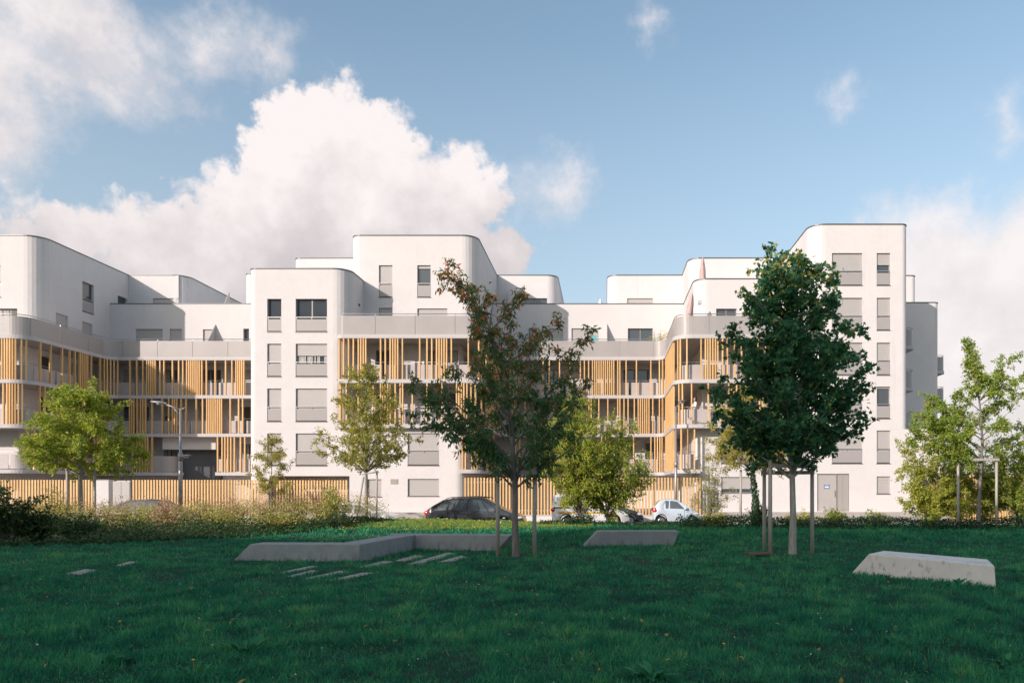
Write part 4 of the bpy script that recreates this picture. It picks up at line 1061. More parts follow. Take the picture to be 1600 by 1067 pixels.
# ------------------------------------------------------------------ stepping stones let into the grass
def stone(quad, label):
    pts = [G(*q) for q in quad]; cx = sum(p[0] for p in pts) / 4; cy = sum(p[1] for p in pts) / 4; z = lz(cx, cy)
    mb = MB(); vs = [(p[0] - cx, p[1] - cy, -.06) for p in pts] + [(p[0] - cx, p[1] - cy, .022) for p in pts]
    mb.add(vs, [(3, 2, 1, 0), (4, 5, 6, 7), (0, 1, 5, 4), (1, 2, 6, 5), (2, 3, 7, 6), (3, 0, 4, 7)])
    o = mb.build('stepping_stone', MAT['stone'], bevel=.008); o.location = (cx, cy, z); tag(o, label, 'paving stone', 'stepping stones in the lawn')
    weld(o)
e = lambda x, y: (340 + x / 3.2, 780 + y / 3.2)
for q, lb in (
    ([e(308, 369), e(340, 372), e(505, 338), e(470, 335)], 'leftmost long paving strip, nearest the bench left block'),
    ([e(345, 390), e(385, 392), e(505, 362), e(470, 358)], 'second paving strip from the left below the zigzag bench'),
    ([e(425, 399), e(480, 399), e(660, 362), e(610, 358)], 'third paving strip from the left below the zigzag bench'),
    ([e(562, 402), e(630, 402), e(785, 366), e(725, 366)], 'nearest and lowest paving strip below the zigzag bench'),
    ([e(705, 339), e(755, 340), e(880, 312), e(830, 308)], 'paving strip beside the bend of the zigzag bench'),
    ([e(880, 306), e(940, 304), e(1045, 282), e(985, 278)], 'paving strip tucked against the right block of the zigzag bench'),
    ([e(948, 320), e(1010, 318), e(1190, 268), e(1150, 262)], 'long paving strip left of the pale pointed one'),
    ([e(1100, 310), e(1175, 306), e(1250, 288), e(1222, 277)], 'pale pointed rightmost paving strip near the red tree'),
    ([(103, 896), (128, 896.5), (155, 890), (132, 889)], 'left half buried paving strip in the open grass at far left'),
    ([(180, 885.5), (196, 886), (215, 879.5), (203, 879)], 'right half buried paving strip in the open grass at far left')):
    stone(q, lb)

# ------------------------------------------------------------------ trees
def tube_into(mb, pts, r0, r1, n):
    m = len(pts); mb.tube(pts, [r0 + (r1 - r0) * (k / (m - 1)) ** .9 for k in range(m)], n, cap=False)
LEAF_OVAL = (np.array([(0, 0, 0), (-.27, .42, .07), (0, 1, -.05), (.27, .42, .07)], float), [(0, 3, 2), (0, 2, 1)])
LEAF_LONG = (np.array([(0, 0, 0), (-.17, .42, .06), (0, 1, -.12), (.17, .42, .06)], float), [(0, 3, 2), (0, 2, 1)])
_mp = [(0, .02), (.20, -.05), (.52, .02), (.40, .24), (.62, .50), (.30, .52), (.16, .62), (0, 1.0), (-.16, .62), (-.30, .52), (-.62, .50), (-.40, .24), (-.52, .02), (-.20, -.05)]
LEAF_MAPLE = (np.array([(0, .34, .06)] + [(x, y, -.10 * abs(x)) for x, y in _mp], float), [(0, k + 1, (k + 1) % 14 + 1) for k in range(14)])
BLADE = (np.array([(-.5, 0, 0), (.5, 0, 0), (-.36, .55, .05), (.36, .55, .05), (0, 1, .22)], float), [(0, 1, 3), (0, 3, 2), (2, 3, 4)])
def leaf_mesh(name, pos, ydir, zdir, size, rnd, tpl, material, width=None):
    V, F = tpl; N = len(pos); k = len(V)
    y = ydir / np.linalg.norm(ydir, axis=1, keepdims=True)
    x = np.cross(y, zdir); x /= np.maximum(np.linalg.norm(x, axis=1, keepdims=True), 1e-6); z = np.cross(x, y)
    sx = size if width is None else width
    P_ = pos[:, None, :] + V[None, :, 0, None] * x[:, None, :] * sx[:, None, None] + V[None, :, 1, None] * y[:, None, :] * size[:, None, None] + V[None, :, 2, None] * z[:, None, :] * size[:, None, None]
    F = np.array(F); fa = (F[None] + (np.arange(N) * k)[:, None, None]).reshape(-1, 3)
    me = bpy.data.meshes.new(name); me.vertices.add(N * k); me.vertices.foreach_set('co', P_.astype(np.float32).ravel())
    nf = len(fa); me.loops.add(nf * 3); me.loops.foreach_set('vertex_index', fa.astype(np.int32).ravel())
    me.polygons.add(nf); me.polygons.foreach_set('loop_start', np.arange(nf, dtype=np.int32) * 3); me.polygons.foreach_set('loop_total', np.full(nf, 3, np.int32))
    at = me.attributes.new('rnd', 'FLOAT', 'POINT'); at.data.foreach_set('value', np.repeat(np.clip(rnd, 0, 1), k).astype(np.float32))
    me.materials.append(MAT[material]); me.update(calc_edges=True); return me

def grow(rng, seedpts, limbs, subs, twigs, sublen, twiglen, env, droop):
    """limbs: list of (points list, r0); returns list of branch polylines with radii and of twig polylines"""
    B = []; T = []
    for (pts, r0) in limbs:
        pts = [np.array(p, float) for p in pts]; B.append((pts, r0, r0 * .28, 6))
        seg = np.array([np.linalg.norm(b_ - a) for a, b_ in zip(pts, pts[1:])]); L = seg.sum(); cum = np.concatenate([[0], np.cumsum(seg)])
        def at(u):
            s = u * L; k = min(len(seg) - 1, int(np.searchsorted(cum, s, 'right') - 1)); f = (s - cum[k]) / seg[k]
            return pts[k] + (pts[k + 1] - pts[k]) * f, (pts[k + 1] - pts[k]) / seg[k]
        ns = max(3, int(round(subs * L)))
        for j in range(ns):
            u = .22 + .78 * (j + rng.random()) / ns; u = min(u, 1.0); p, d = at(u)
            side = rng.normal(size=3); side -= d * side.dot(d); side /= np.linalg.norm(side); side[2] = side[2] * .7 + .1
            dd = d * rng.uniform(.45, .9) + side * rng.uniform(.5, 1.0); dd /= np.linalg.norm(dd)
            l = sublen * rng.uniform(.55, 1.15) * (1.15 - .55 * u)
            q = [p]
            for _ in range(3):
                dd = dd + rng.normal(size=3) * .18 + np.array([0, 0, -droop]); dd /= np.linalg.norm(dd); q.append(q[-1] + dd * l / 3)
            B.append((q, r0 * .34 * (1.1 - .6 * u), .005, 4)); T.append(q)
            for _ in range(twigs):
                v = rng.random(); kk = min(2, int(v * 3)); pp = q[kk] + (q[kk + 1] - q[kk]) * (v * 3 - kk); d3 = (q[kk + 1] - q[kk]); d3 /= np.linalg.norm(d3)
                s3 = rng.normal(size=3); s3 -= d3 * s3.dot(d3); s3 /= np.linalg.norm(s3); d3 = d3 * .5 + s3 * .8; d3 /= np.linalg.norm(d3)
                l3 = twiglen * rng.uniform(.5, 1.2); e_ = d3 + np.array([0, 0, -droop * 2])
                T.append([pp, pp + d3 * l3 * .5, pp + d3 * l3 * .5 + e_ / np.linalg.norm(e_) * l3 * .5]); B.append((T[-1], .006, .003, 3))
    return B, T
def foliage(rng, T, per_m, jitter, size, tpl, material, hang, col, name='crown'):
    """leaves along twigs; col(pos, rng)->rnd values"""
    pos = []; yd = []
    for q in T:
        for a, b_ in zip(q, q[1:]):
            L = np.linalg.norm(b_ - a); n = rng.poisson(per_m * L)
            if n == 0: continue
            f = rng.random((n, 1)); d = (b_ - a) / max(L, 1e-6)
            pos.append(a + (b_ - a) * f + rng.normal(size=(n, 3)) * jitter); yd.append(np.repeat(d[None], n, 0) * .5 + rng.normal(size=(n, 3)) * .75)
    pos = np.concatenate(pos); yd = np.concatenate(yd); N = len(pos); yd[:, 2] -= hang
    zd = rng.normal(size=(N, 3)) * .8; zd[:, 2] += .5; zd[:, 1] -= .35; zd[:, 0] -= .2
    sz = size * rng.uniform(.65, 1.2, N)
    return leaf_mesh(name, pos, yd, zd, sz, col(pos, rng), tpl, material), N
def stakes(label, spots, ztop, z_ref, bars):
    """wooden stakes round a young tree: one thing"""
    x0, y0 = spots[0]; t = thing('tree_stakes', label, 'tree stakes', (sum(p[0] for p in spots) / len(spots), sum(p[1] for p in spots) / len(spots), z_ref)); o = Vector(t.location)
    for (x, y), (lx, ly), zt in ((s, l, z) for s, l, z in zip(spots, [(0, 0)] * len(spots), ztop)):
        b0 = Vector((x, y, lz(x, y) - .03)) - o; tp = Vector((x + (0 if len(spots) > 1 else .02), y, zt)) - o
        MB().tube([b0, b0.lerp(tp, .5), tp], [.055, .053, .05], 9).build('stake', MAT['stake'], t, smooth=True)
    for (i, j, zz) in bars:
        a = Vector((spots[i][0], spots[i][1], zz)) - o; b_ = Vector((spots[j][0], spots[j][1], zz)) - o
        d = (b_ - a).normalized(); u = Vector((0, 0, .05)); s_ = d.cross(Vector((0, 0, 1))) * .024
        a = a - d * .07 + s_ * 3.4; b_ = b_ + d * .07 + s_ * 3.4
        vs = [a - u - s_, b_ - u - s_, b_ - u + s_, a - u + s_, a + u - s_, b_ + u - s_, b_ + u + s_, a + u + s_]
        MB().add(vs, [(0, 3, 2, 1), (4, 5, 6, 7), (0, 1, 5, 4), (1, 2, 6, 5), (2, 3, 7, 6), (3, 0, 4, 7)]).build('crossbar', MAT['stake'], t)
    return t
def bez(a, c, b_, n=6):
    a, b_, c = np.array(a, float), np.array(b_, float), np.array(c, float)
    return [a * (1 - t) ** 2 + 2 * c * t * (1 - t) + b_ * t * t for t in np.linspace(0, 1, n)]
def tree(label, base, trunk, r0, limbs, leaf, bark='bark', cat='tree', name='tree', subs=3.2, twigs=4, sublen=.7, twiglen=.35, droop=.05, seed=1, ivy=None, group=None):
    """trunk: points relative to the base; limbs: list of (height on the trunk as fraction, end point, bulge up) or point lists"""
    rng = np.random.default_rng(seed); x, y = base; z = lz(x, y) - .04; t = thing(name, label, cat, (x, y, z), 0, group)
    tr = [np.array(p, float) for p in trunk]; H = np.array([p[2] for p in tr])
    def ton(h): return np.array([np.interp(h, H, [p[k] for p in tr]) for k in range(3)])
    mb = MB(); m = len(tr); rr = [r0 * (1.25 if k == 0 else 1) * (1 - .86 * (p[2] / H[-1]) ** 1.1) for k, p in enumerate(tr)]
    mb.tube(tr, rr, 10, cap=False); L = []
    for (h0, end, up) in limbs:
        a = ton(h0); e_ = np.array(end, float); c = a * .45 + e_ * .55 + np.array([0, 0, up]) + rng.normal(size=3) * .06
        L.append((bez(a, c, e_), max(.012, r0 * .42 * (1 - .6 * h0 / H[-1]))))
    L.append((tr[int(m * .55):], r0 * .3))
    B, T = grow(rng, None, L, subs, twigs, sublen, twiglen, None, droop)
    for (q, a, b_, n) in B: tube_into(mb, q, a, b_, n)
    to = mb.build('trunk', MAT[bark], t, smooth=True)
    me, N = foliage(rng, T, *leaf); o = bpy.data.objects.new('crown', me); link(o, t)
    if ivy:
        n = ivy[0]; h = rng.random(n) ** 1.3 * ivy[1]; a = rng.random(n) * 6.283; rad = ivy[2] * (1.1 - .6 * h / ivy[1]) + .03 * rng.random(n)
        c = np.array([ton(q) for q in h]); pos = c + np.stack([np.cos(a) * rad, np.sin(a) * rad, rng.normal(size=n) * .02], -1)
        zd = np.stack([np.cos(a), np.sin(a), .3 + 0 * a], -1); yd = rng.normal(size=(n, 3)) * .6; yd[:, 2] -= .6
        link(bpy.data.objects.new('ivy', leaf_mesh('ivy', pos, yd, zd, rng.uniform(.05, .11, n), rng.random(n), LEAF_MAPLE, 'leaf_ivy')), t)
    return t, N
def radial_limbs(rng, n, z0, z1, env, rise, h_lo, ax=(0, 0)):
    """n limbs in golden-angle order ending on the envelope env(z)"""
    out = []
    for k in range(n):
        f = (k + .5) / n; ze = z0 + (z1 - z0) * f + rng.uniform(-.25, .25); a = k * 2.39996 + rng.uniform(-.3, .3); R = env(ze) * rng.uniform(.72, 1.08)
        hs = max(h_lo, ze - rise * R - .15); out.append((hs, (ax[0] * f + R * math.cos(a), ax[1] * f + R * math.sin(a), ze), .12 * R))
    return out
def envf(tab): return lambda z: float(np.interp(z, [a[0] for a in tab], [a[1] for a in tab]))
rg = np.random.default_rng(77)
uni = lambda lo, hi: (lambda pos, r: lo + (hi - lo) * r.random(len(pos)))
NL = {}
# maple on the right
bm_ = G(1238, 866)
env = envf([(2.4, .9), (3.0, 1.55), (3.7, 1.8), (4.6, 1.8), (5.5, 1.75), (6.2, 1.58), (6.8, 1.25), (7.4, .75), (7.9, .2)])
def maple_col(pos, r):
    z = pos[:, 2]; v = r.random(len(pos)) * .62
    hot = (r.random(len(pos)) < np.clip((z - 6.0) / 2.0, 0, 1) * .35 + .03); v[hot] = r.uniform(.78, 1, hot.sum()); return v  # yellow leaves towards the top stand for sun on the crown
lim = radial_limbs(rg, 62, 2.85, 7.4, env, .7, 1.95) + [(5.2, (-.7, .1, 7.95), .2), (5.2, (.0, -.2, 7.7), .2), (2.2, (-1.8, -.3, 3.6), .1), (2.2, (2.0, 0, 3.4), .1)]
NL['maple'] = tree('tall dark green maple with three stakes right of centre', bm_, [(0, 0, 0), (.02, 0, 1.0), (0, .02, 2.2), (-.04, 0, 3.6), (.03, 0, 5.2), (-.1, 0, 6.4), (-.2, 0, 7.5)], .088, lim,
     (46, .055, .108, LEAF_MAPLE, 'leaf_maple', .45, maple_col), bark='bark_pale', subs=3.0, twigs=3, sublen=.6, twiglen=.32, seed=3)[1]
s1_, s2_, s3_ = G(1203.5, 867), G(1269, 863), (G(1203.5, 867)[0] + .12, G(1203.5, 867)[1] + 1.25)
stakes('three wooden stakes with crossbars around the dark green maple', [s1_, s2_, s3_], [2.42, 2.42, 2.25], 0, [(0, 1, 2.28), (0, 2, 2.12), (2, 1, 2.12)])
# red-leaved cherry in the centre
bc = G(806, 867.5); S_ = 1150 / bc[1]
def R_(px, py, dy=0.): return ((px - 806) / S_, dy, (867.5 - py) / S_)
ends = [((690, 410), .3), ((735, 470), .1), ((770, 440), .5), ((830, 462), -.4), ((880, 500), .2), ((925, 522), -.1), ((745, 500), -.7), ((800, 490), .9), ((850, 540), -.8), ((700, 560), .4), ((655, 590), -.3), ((640, 635), .4),
        ((905, 560), .8), ((925, 600), -.5), ((700, 610), -1.0), ((745, 600), 1.3), ((870, 605), 1.2), ((895, 640), -1.1), ((885, 665), .6), ((715, 655), .9), ((760, 660), -1.2), ((850, 660), -1.4), ((690, 640), -.6), ((780, 560), -1.3), ((830, 570), 1.4), ((730, 540), .9),
        ((830, 700), .9), ((775, 700), -.6), ((850, 720), .3), ((640, 600), .2), ((790, 530), -.6), ((815, 520), .5), ((760, 520), .3), ((800, 600), -1.4), ((740, 630), -.3), ((860, 630), .1), ((800, 640), 1.0), ((760, 590), .2), ((840, 590), -.3), ((905, 690), .3)]
lim = []
for (p, dy) in ends:
    e_ = R_(p[0], p[1], dy * 1.0); R0 = math.hypot(e_[0], e_[1]); lim.append((max(1.75, min(5.8, e_[2] - .85 * R0 - .1)), e_, .10 * R0))
def cherry_col(pos, r):
    z = pos[:, 2]; p = np.clip((z - 3.6) / 3.2, 0, 1); v = r.random(len(pos)) * .48; hot = r.random(len(pos)) < .05 + .5 * p; v[hot] = r.uniform(.5, 1.0, hot.sum()); return v
NL['cherry'] = tree('cherry with reddening leaves between two stakes at the centre', bc, [(0, 0, 0), (-.02, 0, 1.0), (-.03, 0, 2.0), (-.12, 0, 3.3), (-.3, .05, 4.6), (-.7, .1, 5.9), (-1.3, .2, 6.8), (-2.0, .3, 7.45)], .085, lim,
     (50, .04, .14, LEAF_LONG, 'leaf_cherry', .9, cherry_col), subs=2.7, twigs=3, sublen=.62, twiglen=.34, droop=.10, seed=8)[1]
stakes('two wooden stakes with a crossbar beside the reddening cherry', [G(777.5, 867), G(835, 867)], [2.22, 2.22], 0, [(0, 1, 2.1)])

def small_tree(label, px, Y, trunk_h, top, env, n, leaf, r0=.07, bark='bark', seed=1, lean=0, **k):
    x = X(px, Y); zb = lz(x, Y)
    rr = np.random.default_rng(seed); lim = radial_limbs(rr, n, trunk_h + .25, top - .2, env, k.pop('rise', .8), trunk_h * .92)
    tr = [(0, 0, 0), (.01, 0, trunk_h * .5), (lean * .3, 0, trunk_h), (lean * .6, .03, (trunk_h + top) / 2), (lean, 0, top * .93)]
    return tree(label, (x, Y), tr, r0, lim, leaf, bark=bark, seed=seed, **k)
# left sunny tree
Y_ = 30.6; s_ = FPX / Y_
env = envf([(2.0, 1.7), (2.6, 2.35), (3.3, 2.4), (4.2, 2.0), (5.1, 1.3), (6.0, .4)])
NL['left'] = small_tree('broad sunlit yellow green tree with two stakes at the left', 126, Y_, 2.5, 6.05, env, 42, (62, .05, .125, LEAF_OVAL, 'leaf_lime', .5, lambda p, r: r.beta(1.6, 2.2, len(p))), r0=.10, bark='bark_pale', seed=12, subs=2.9, twigs=4, sublen=.8, rise=.35)[1]
stakes('two leaning stakes beside the broad sunlit tree at the left', [(X(105, 30.2), 30.2), (X(148, 30.2), 30.2)], [Z(732, 30.2), Z(731, 30.2)], 0.0, [])
# thin conical sapling
Y_ = 34.0
env = envf([(1.4, .95), (2.2, 1.0), (3.2, .6), (4.0, .15)])
NL['thin'] = small_tree('thin sparse young tree before the white block at the left', 424, 31.8, 1.3, 3.95, env, 20, (60, .045, .11, LEAF_LONG, 'leaf_olive', .4, uni(0, .9)), r0=.035, seed=31, subs=2.6, twigs=3, sublen=.4, twiglen=.25, rise=.5)[1]
# olive tree with stakes
Y_ = 32.0
env = envf([(2.3, 1.2), (3.0, 2.1), (3.9, 2.15), (5.0, 1.55), (6.2, 1.05), (7.0, .35)])
NL['olive'] = small_tree('slim olive green young tree with stakes left of centre', 572, Y_, 2.35, 6.95, env, 40, (60, .045, .11, LEAF_OVAL, 'leaf_olive', .4, lambda p, r: r.beta(1.5, 2.4, len(p))), r0=.085, bark='bark_pale', seed=41, subs=2.3, twigs=3, sublen=.7, rise=1.0)[1]
st_ = thing('tree_stakes', 'two stakes, one leaning, beside the slim olive green tree', 'tree stakes', (X(574, 31.6), 31.6, lz(X(574, 31.6), 31.6)))
for (pa, pb) in (((556, 812), (568, 745)), ((588, 812), (589, 735))):
    a = Vector(P(pa[0], pa[1], 31.6)); a.z = lz(a.x, a.y) - .05; b_ = Vector(P(pb[0], pb[1], 31.6)); MB().tube([a - st_.location, b_ - st_.location], [.045, .04], 8).build('stake', MAT['stake'], st_, smooth=True)
a = Vector(P(568, 740, 31.54)) - st_.location; b_ = Vector(P(592, 737, 31.54)) - st_.location
MB().tube([a, b_], .03, 6).build('tie', MAT['stake'], st_)
# bushy multi-stem pair
def stems(label, px, Y, limbs, leaf, seed, r=.05, **k):
    x = X(px, Y); rr = np.random.default_rng(seed); L = []
    tr = [(0, 0, 0), (0, 0, .25), (0, 0, .5)]
    return tree(label, (x, Y), tr, r, limbs, leaf, seed=seed, **k)
def dome(rr, n, cx, zc, rx, rz, ry, h0):
    out = []
    for k in range(n):
        a = rr.random() * 6.283; u = rr.uniform(-.75, 1); q = math.sqrt(max(0, 1 - u * u)); f = rr.uniform(.7, 1.05)
        out.append((h0, (cx + math.cos(a) * q * rx * f, math.sin(a) * q * ry * f, zc + u * rz * f), .3 * rz * rr.uniform(.2, .8)))
    return out
rr = np.random.default_rng(5); Y_ = 31.6
NL['bushA'] = stems('bushy light green multi stem tree before the white van, larger of the pair', 908, Y_, dome(rr, 54, -.1, 3.55, 1.95, 2.25, 1.5, .35), (44, .05, .12, LEAF_OVAL, 'leaf_lime', .5, lambda p, r: r.beta(1.8, 1.9, len(p))), 51, r=.085, subs=1.7, twigs=4, sublen=.75, droop=.08)[1]
NL['bushB'] = stems('bushy light green multi stem tree at the van nose, smaller of the pair', 948, 32.0, dome(rr, 40, .55, 2.75, 1.55, 1.9, 1.2, .3), (40, .05, .11, LEAF_OVAL, 'leaf_lime', .5, lambda p, r: r.beta(1.6, 2.2, len(p))), 52, r=.06, subs=1.8, twigs=3, sublen=.65, droop=.08)[1]
# pale tree with ivy-clad trunk behind the maple, and its stake
env = envf([(2.6, 1.5), (3.4, 2.4), (4.4, 2.2), (5.4, 1.1), (5.9, .4)])
NL['pale'] = small_tree('pale airy tree with an ivy clad trunk behind the maple', 1180, 31.5, 2.6, 5.7, env, 34, (72, .055, .13, LEAF_LONG, 'leaf_olive', .5, uni(.2, .9)), r0=.08, seed=61, subs=1.9, twigs=3, sublen=.7, ivy=(900, 2.4, .16), lean=-.5, rise=.5)[1]
stakes('single stake left of the ivy clad trunk', [(X(1157, 31.2), 31.2)], [Z(733, 31.2)], 0.02, [])
# feathery sapling bush by the tiny car
NL['feather'] = stems('feathery pale bush between the tiny car and the ivy clad trunk', 1108, 31.4, dome(rr, 22, 0, 2.1, 1.15, 1.7, .8, .3), (26, .05, .09, LEAF_LONG, 'leaf_olive', .3, uni(0, .8)), 63, r=.03, subs=1.7, twigs=3, sublen=.5)[1]
# young tree with three stakes on the right, arms reaching up
Y_ = 29.4; bx_ = (X(1528, Y_), Y_); S_ = FPX / Y_; gy = VY + (EYE - lz(*bx_)) * S_
def Q(px, py, dy=0.): return ((px - 1528) / S_, dy, (gy - py) / S_)
ends = [((1519, 560), 0), ((1525, 545), .3), ((1585, 550), .2), ((1598, 585), -.4), ((1570, 620), .5), ((1490, 610), -.3), ((1465, 635), .5), ((1450, 655), -.6), ((1430, 690), .3), ((1475, 680), -.9), ((1505, 640), .6), ((1545, 600), -.5), ((1500, 690), 1.0),
        ((1560, 660), -.9), ((1590, 680), .4), ((1450, 620), .2), ((1435, 640), .3), ((1425, 670), .2), ((1585, 640), .3), ((1600, 610), 0), ((1575, 590), .2), ((1440, 660), 0), ((1480, 650), -.2), ((1515, 600), -.3), ((1540, 650), .8), ((1480, 625), .8), ((1470, 660), 1.0), ((1460, 690), -.5)]
lim = [(max(2.3, min(5.2, Q(p[0], p[1])[2] - .5 * abs(Q(p[0], p[1])[0]) - .3)), Q(p[0], p[1], dy), .06) for p, dy in ends]
NL['right'] = tree('young tree with long upward arms between stakes at the right edge', bx_, [Q(1528, gy), Q(1531, 760), Q(1535, 690), Q(1532, 640), Q(1526, 590), Q(1519, 550), Q(1512, 525)], .075, lim,
     (74, .05, .12, LEAF_OVAL, 'leaf_young', .4, lambda p, r: r.beta(1.6, 2.2, len(p))), subs=3.0, twigs=4, sublen=.55, twiglen=.30, seed=71)[1]
stakes('two tall stakes with a crossbar round the young tree at the right edge', [(X(1497, 29.3), 29.3), (X(1557, 29.3), 29.3)], [Z(713, 29.3), Z(708, 29.3)], -.0, [(0, 1, Z(718, 29.3))])
# leafy bushes behind it
NL['rb1'] = stems('broad yellow green bush at the right corner of the white building', 1462, 32.3, dome(rr, 60, .2, 2.3, 2.1, 2.4, 1.1, .3), (56, .05, .12, LEAF_OVAL, 'leaf_lime', .5, uni(.2, 1)), 81, r=.05, subs=1.8, twigs=3, sublen=.7)[1]
NL['rb2'] = stems('tall leafy bush cut by the right edge of the picture', 1592, 31.8, dome(rr, 50, .2, 2.7, 1.9, 2.4, 1.2, .3), (52, .05, .12, LEAF_OVAL, 'leaf_young', .5, uni(.1, .9)), 82, r=.055, subs=1.7, twigs=3, sublen=.75)[1]
NL['rb3'] = stems('slender pale leaved bush beside the right slatted fence', 1535, 32.6, dome(rr, 34, 0, 2.1, 1.5, 2.0, .8, .3), (48, .05, .11, LEAF_OVAL, 'leaf_young', .5, uni(.3, 1)), 83, r=.035, subs=1.7, twigs=3, sublen=.55)[1]
# ------------------------------------------------------------------ shrubs and ground cover
def shrub(label, px, Y, w, h, leaf, n, seed, size, hang=.3, cat='shrub', name='shrub', d=None, stalk=True, group=None):
    """stems fanning up from one foot, leaves along them"""
    r = np.random.default_rng(seed); x = X(px, Y); z = lz(x, Y) - .03; t = thing(name, label, cat, (x, Y, z), 0, group); mb = MB(); T = []; d = d or w * .7
    ns = max(8, int(16 * w))
    for k in range(ns):
        a = r.random() * 6.283; q = math.sqrt(r.random()); e_ = np.array([math.cos(a) * q * w / 2, math.sin(a) * q * d / 2, h * (1 - .45 * q * q) * r.uniform(.65, 1.08)])
        b_ = np.array([math.cos(a) * q * .12, math.sin(a) * q * .12, 0]); pts = bez(b_, b_ * .5 + np.array([e_[0] * .35, e_[1] * .35, e_[2] * .75]), e_, 5)
        tube_into(mb, pts, .014, .004, 4); T.append(pts[1:])
        for _ in range(4):
            f = r.integers(1, 4); p = pts[f] + (pts[f + 1] - pts[f]) * r.random(); dd = r.normal(size=3); dd[2] = abs(dd[2]) * .7; dd /= np.linalg.norm(dd)
            l = .32 * h ** .5 * r.uniform(.5, 1.1); T.append([p, p + dd * l]); tube_into(mb, T[-1], .006, .003, 3)
    mb.build('stems', MAT['twig'], t, smooth=True)
    tot = sum(np.linalg.norm(b_ - a) for q in T for a, b_ in zip(q, q[1:]))
    me, N = foliage(r, T, n / tot, .05, size, LEAF_OVAL, leaf, hang, lambda p, rr_: rr_.random(len(p)), 'leaves')
    link(bpy.data.objects.new('leaves', me), t); NL['shrub'] = NL.get('shrub', 0) + N; return t
for i, a in enumerate((
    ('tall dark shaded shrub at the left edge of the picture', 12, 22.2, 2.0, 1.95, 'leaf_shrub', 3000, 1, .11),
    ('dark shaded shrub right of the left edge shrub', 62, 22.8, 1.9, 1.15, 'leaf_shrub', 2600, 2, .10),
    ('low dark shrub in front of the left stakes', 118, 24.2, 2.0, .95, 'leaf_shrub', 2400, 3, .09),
    ('reddish brown dry shrub standing before the street lamp pole', 262, 27.0, 1.5, 1.25, 'leaf_dry', 1500, 4, .07),
    ('yellow green shrub with rusty tips below the left stakes', 82, 29.2, 2.2, 1.65, 'leaf_wild', 1900, 5, .08),
    ('pinkish dry shrub right of the left tree trunk', 172, 29.6, 1.9, 1.25, 'leaf_dry', 1500, 6, .06),
    ('pale green wild shrub left of the street lamp', 222, 30.2, 1.8, .95, 'leaf_wild', 1500, 7, .07),
    ('straw coloured wild shrub right of the street lamp pole', 316, 30.0, 2.0, 1.15, 'leaf_pale', 1700, 8, .06),
    ('pink brown feathery shrub before the middle of the left fence', 368, 30.2, 2.1, 1.15, 'leaf_dry', 1700, 9, .055),
    ('rusty flowering shrub below the thin young tree', 420, 30.6, 2.0, 1.2, 'leaf_dry', 1600, 10, .055),
    ('pale feathery shrub left of the yellow green corner bush', 462, 29.8, 1.8, 1.35, 'leaf_pale', 1600, 11, .06),
    ('yellow green bush at the right end of the wild planting', 512, 28.2, 1.7, 1.55, 'leaf_wild', 2300, 12, .08),
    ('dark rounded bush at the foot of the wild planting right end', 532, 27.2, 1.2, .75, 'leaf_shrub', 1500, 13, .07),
    ('tall airy brown weeds reaching up the fence beside the parking opening', 500, 31.0, 1.8, 2.0, 'leaf_dry', 700, 14, .06),
    ('yellow green thicket between the straw and pink shrubs', 345, 28.6, 2.0, .75, 'leaf_wild', 1800, 15, .08),
    ('low green thicket below the pale feathery shrub', 440, 27.6, 2.2, .7, 'leaf_wild', 1800, 16, .08),
    ('dark green ivy mound at the foot of the bushy double tree', 905, 30.6, 1.5, .55, 'leaf_ivy', 1500, 17, .09),
    ('leafy low bush in front of the grey entrance door', 1302, 30.6, 1.2, .95, 'leaf_young', 700, 18, .13),
    ('sparse low bush right of the grey entrance door', 1372, 31.0, 1.5, .75, 'leaf_young', 500, 19, .11),
    ('bright green low bush beside the ivy clad trunk', 1120, 30.4, 1.6, .75, 'leaf_wild', 1300, 20, .09),
    ('yellow green low bush behind the maple stakes', 1248, 31.0, 1.4, .8, 'leaf_wild', 900, 21, .09),
    ('small straggly bush left of the young tree at the right', 1455, 30.4, 1.1, .6, 'leaf_young', 600, 22, .10),
    ('dark ivy bush round the foot of the ivy clad trunk', 1188, 30.6, 1.0, .95, 'leaf_ivy', 1100, 23, .10))): shrub(*a)

def carpet(name, label, cat, n, area, height, size, leaf, seed, hang=.0):
    """many leaves spread over a patch of ground: area(rng,n)->x,y ; height(x,y)->z above ground"""
    r = np.random.default_rng(seed); x, y = area(r, n); hh = height(x, y); z = lawn_z(x, y) + hh * r.random(len(x)) ** .6
    pos = np.stack([x, y, z], -1); N = len(x); yd = r.normal(size=(N, 3)); yd[:, 2] = yd[:, 2] * .5 + .1 - hang; zd = r.normal(size=(N, 3)) * .5; zd[:, 2] += .9
    zd[:, 1] -= .25
    me = leaf_mesh(name, pos, yd, zd, size * r.uniform(.6, 1.25, N), r.random(N), LEAF_OVAL, leaf)
    o = link(bpy.data.objects.new(name, me)); tag(o, label, cat, None, 'stuff'); NL[name] = N; return o
def left_edge(x): return np.interp(x, [-19, -13.5, -10.5, -8.6], [20.6, 23.4, 26.4, 29.5])
def area_left(r, n):
    x = r.uniform(-30, -8.6, n); lo = left_edge(x); y = lo + (30.0 - lo) * r.random(n) ** 1.5; return x, y
lump = lambda x, y: .5 + .5 * np.sin(x * 2.1 + 1.3 * np.sin(y * 1.7)) * np.sin(y * 1.9 + x * .7)
def h_left(x, y): d = np.clip((y - left_edge(x)) / .9, .3, 1); return d * (.20 + .24 * lump(x, y)) * np.interp(x, [-19, -15, -12, -9], [2.0, 1.3, .9, .75])
def h_front(x, y): return h_left(x, y)
carpet('undergrowth', 'dense low wild planting along the left edge of the lawn', 'undergrowth', 40000, area_left, h_left, .095, 'leaf_shrub', 201)
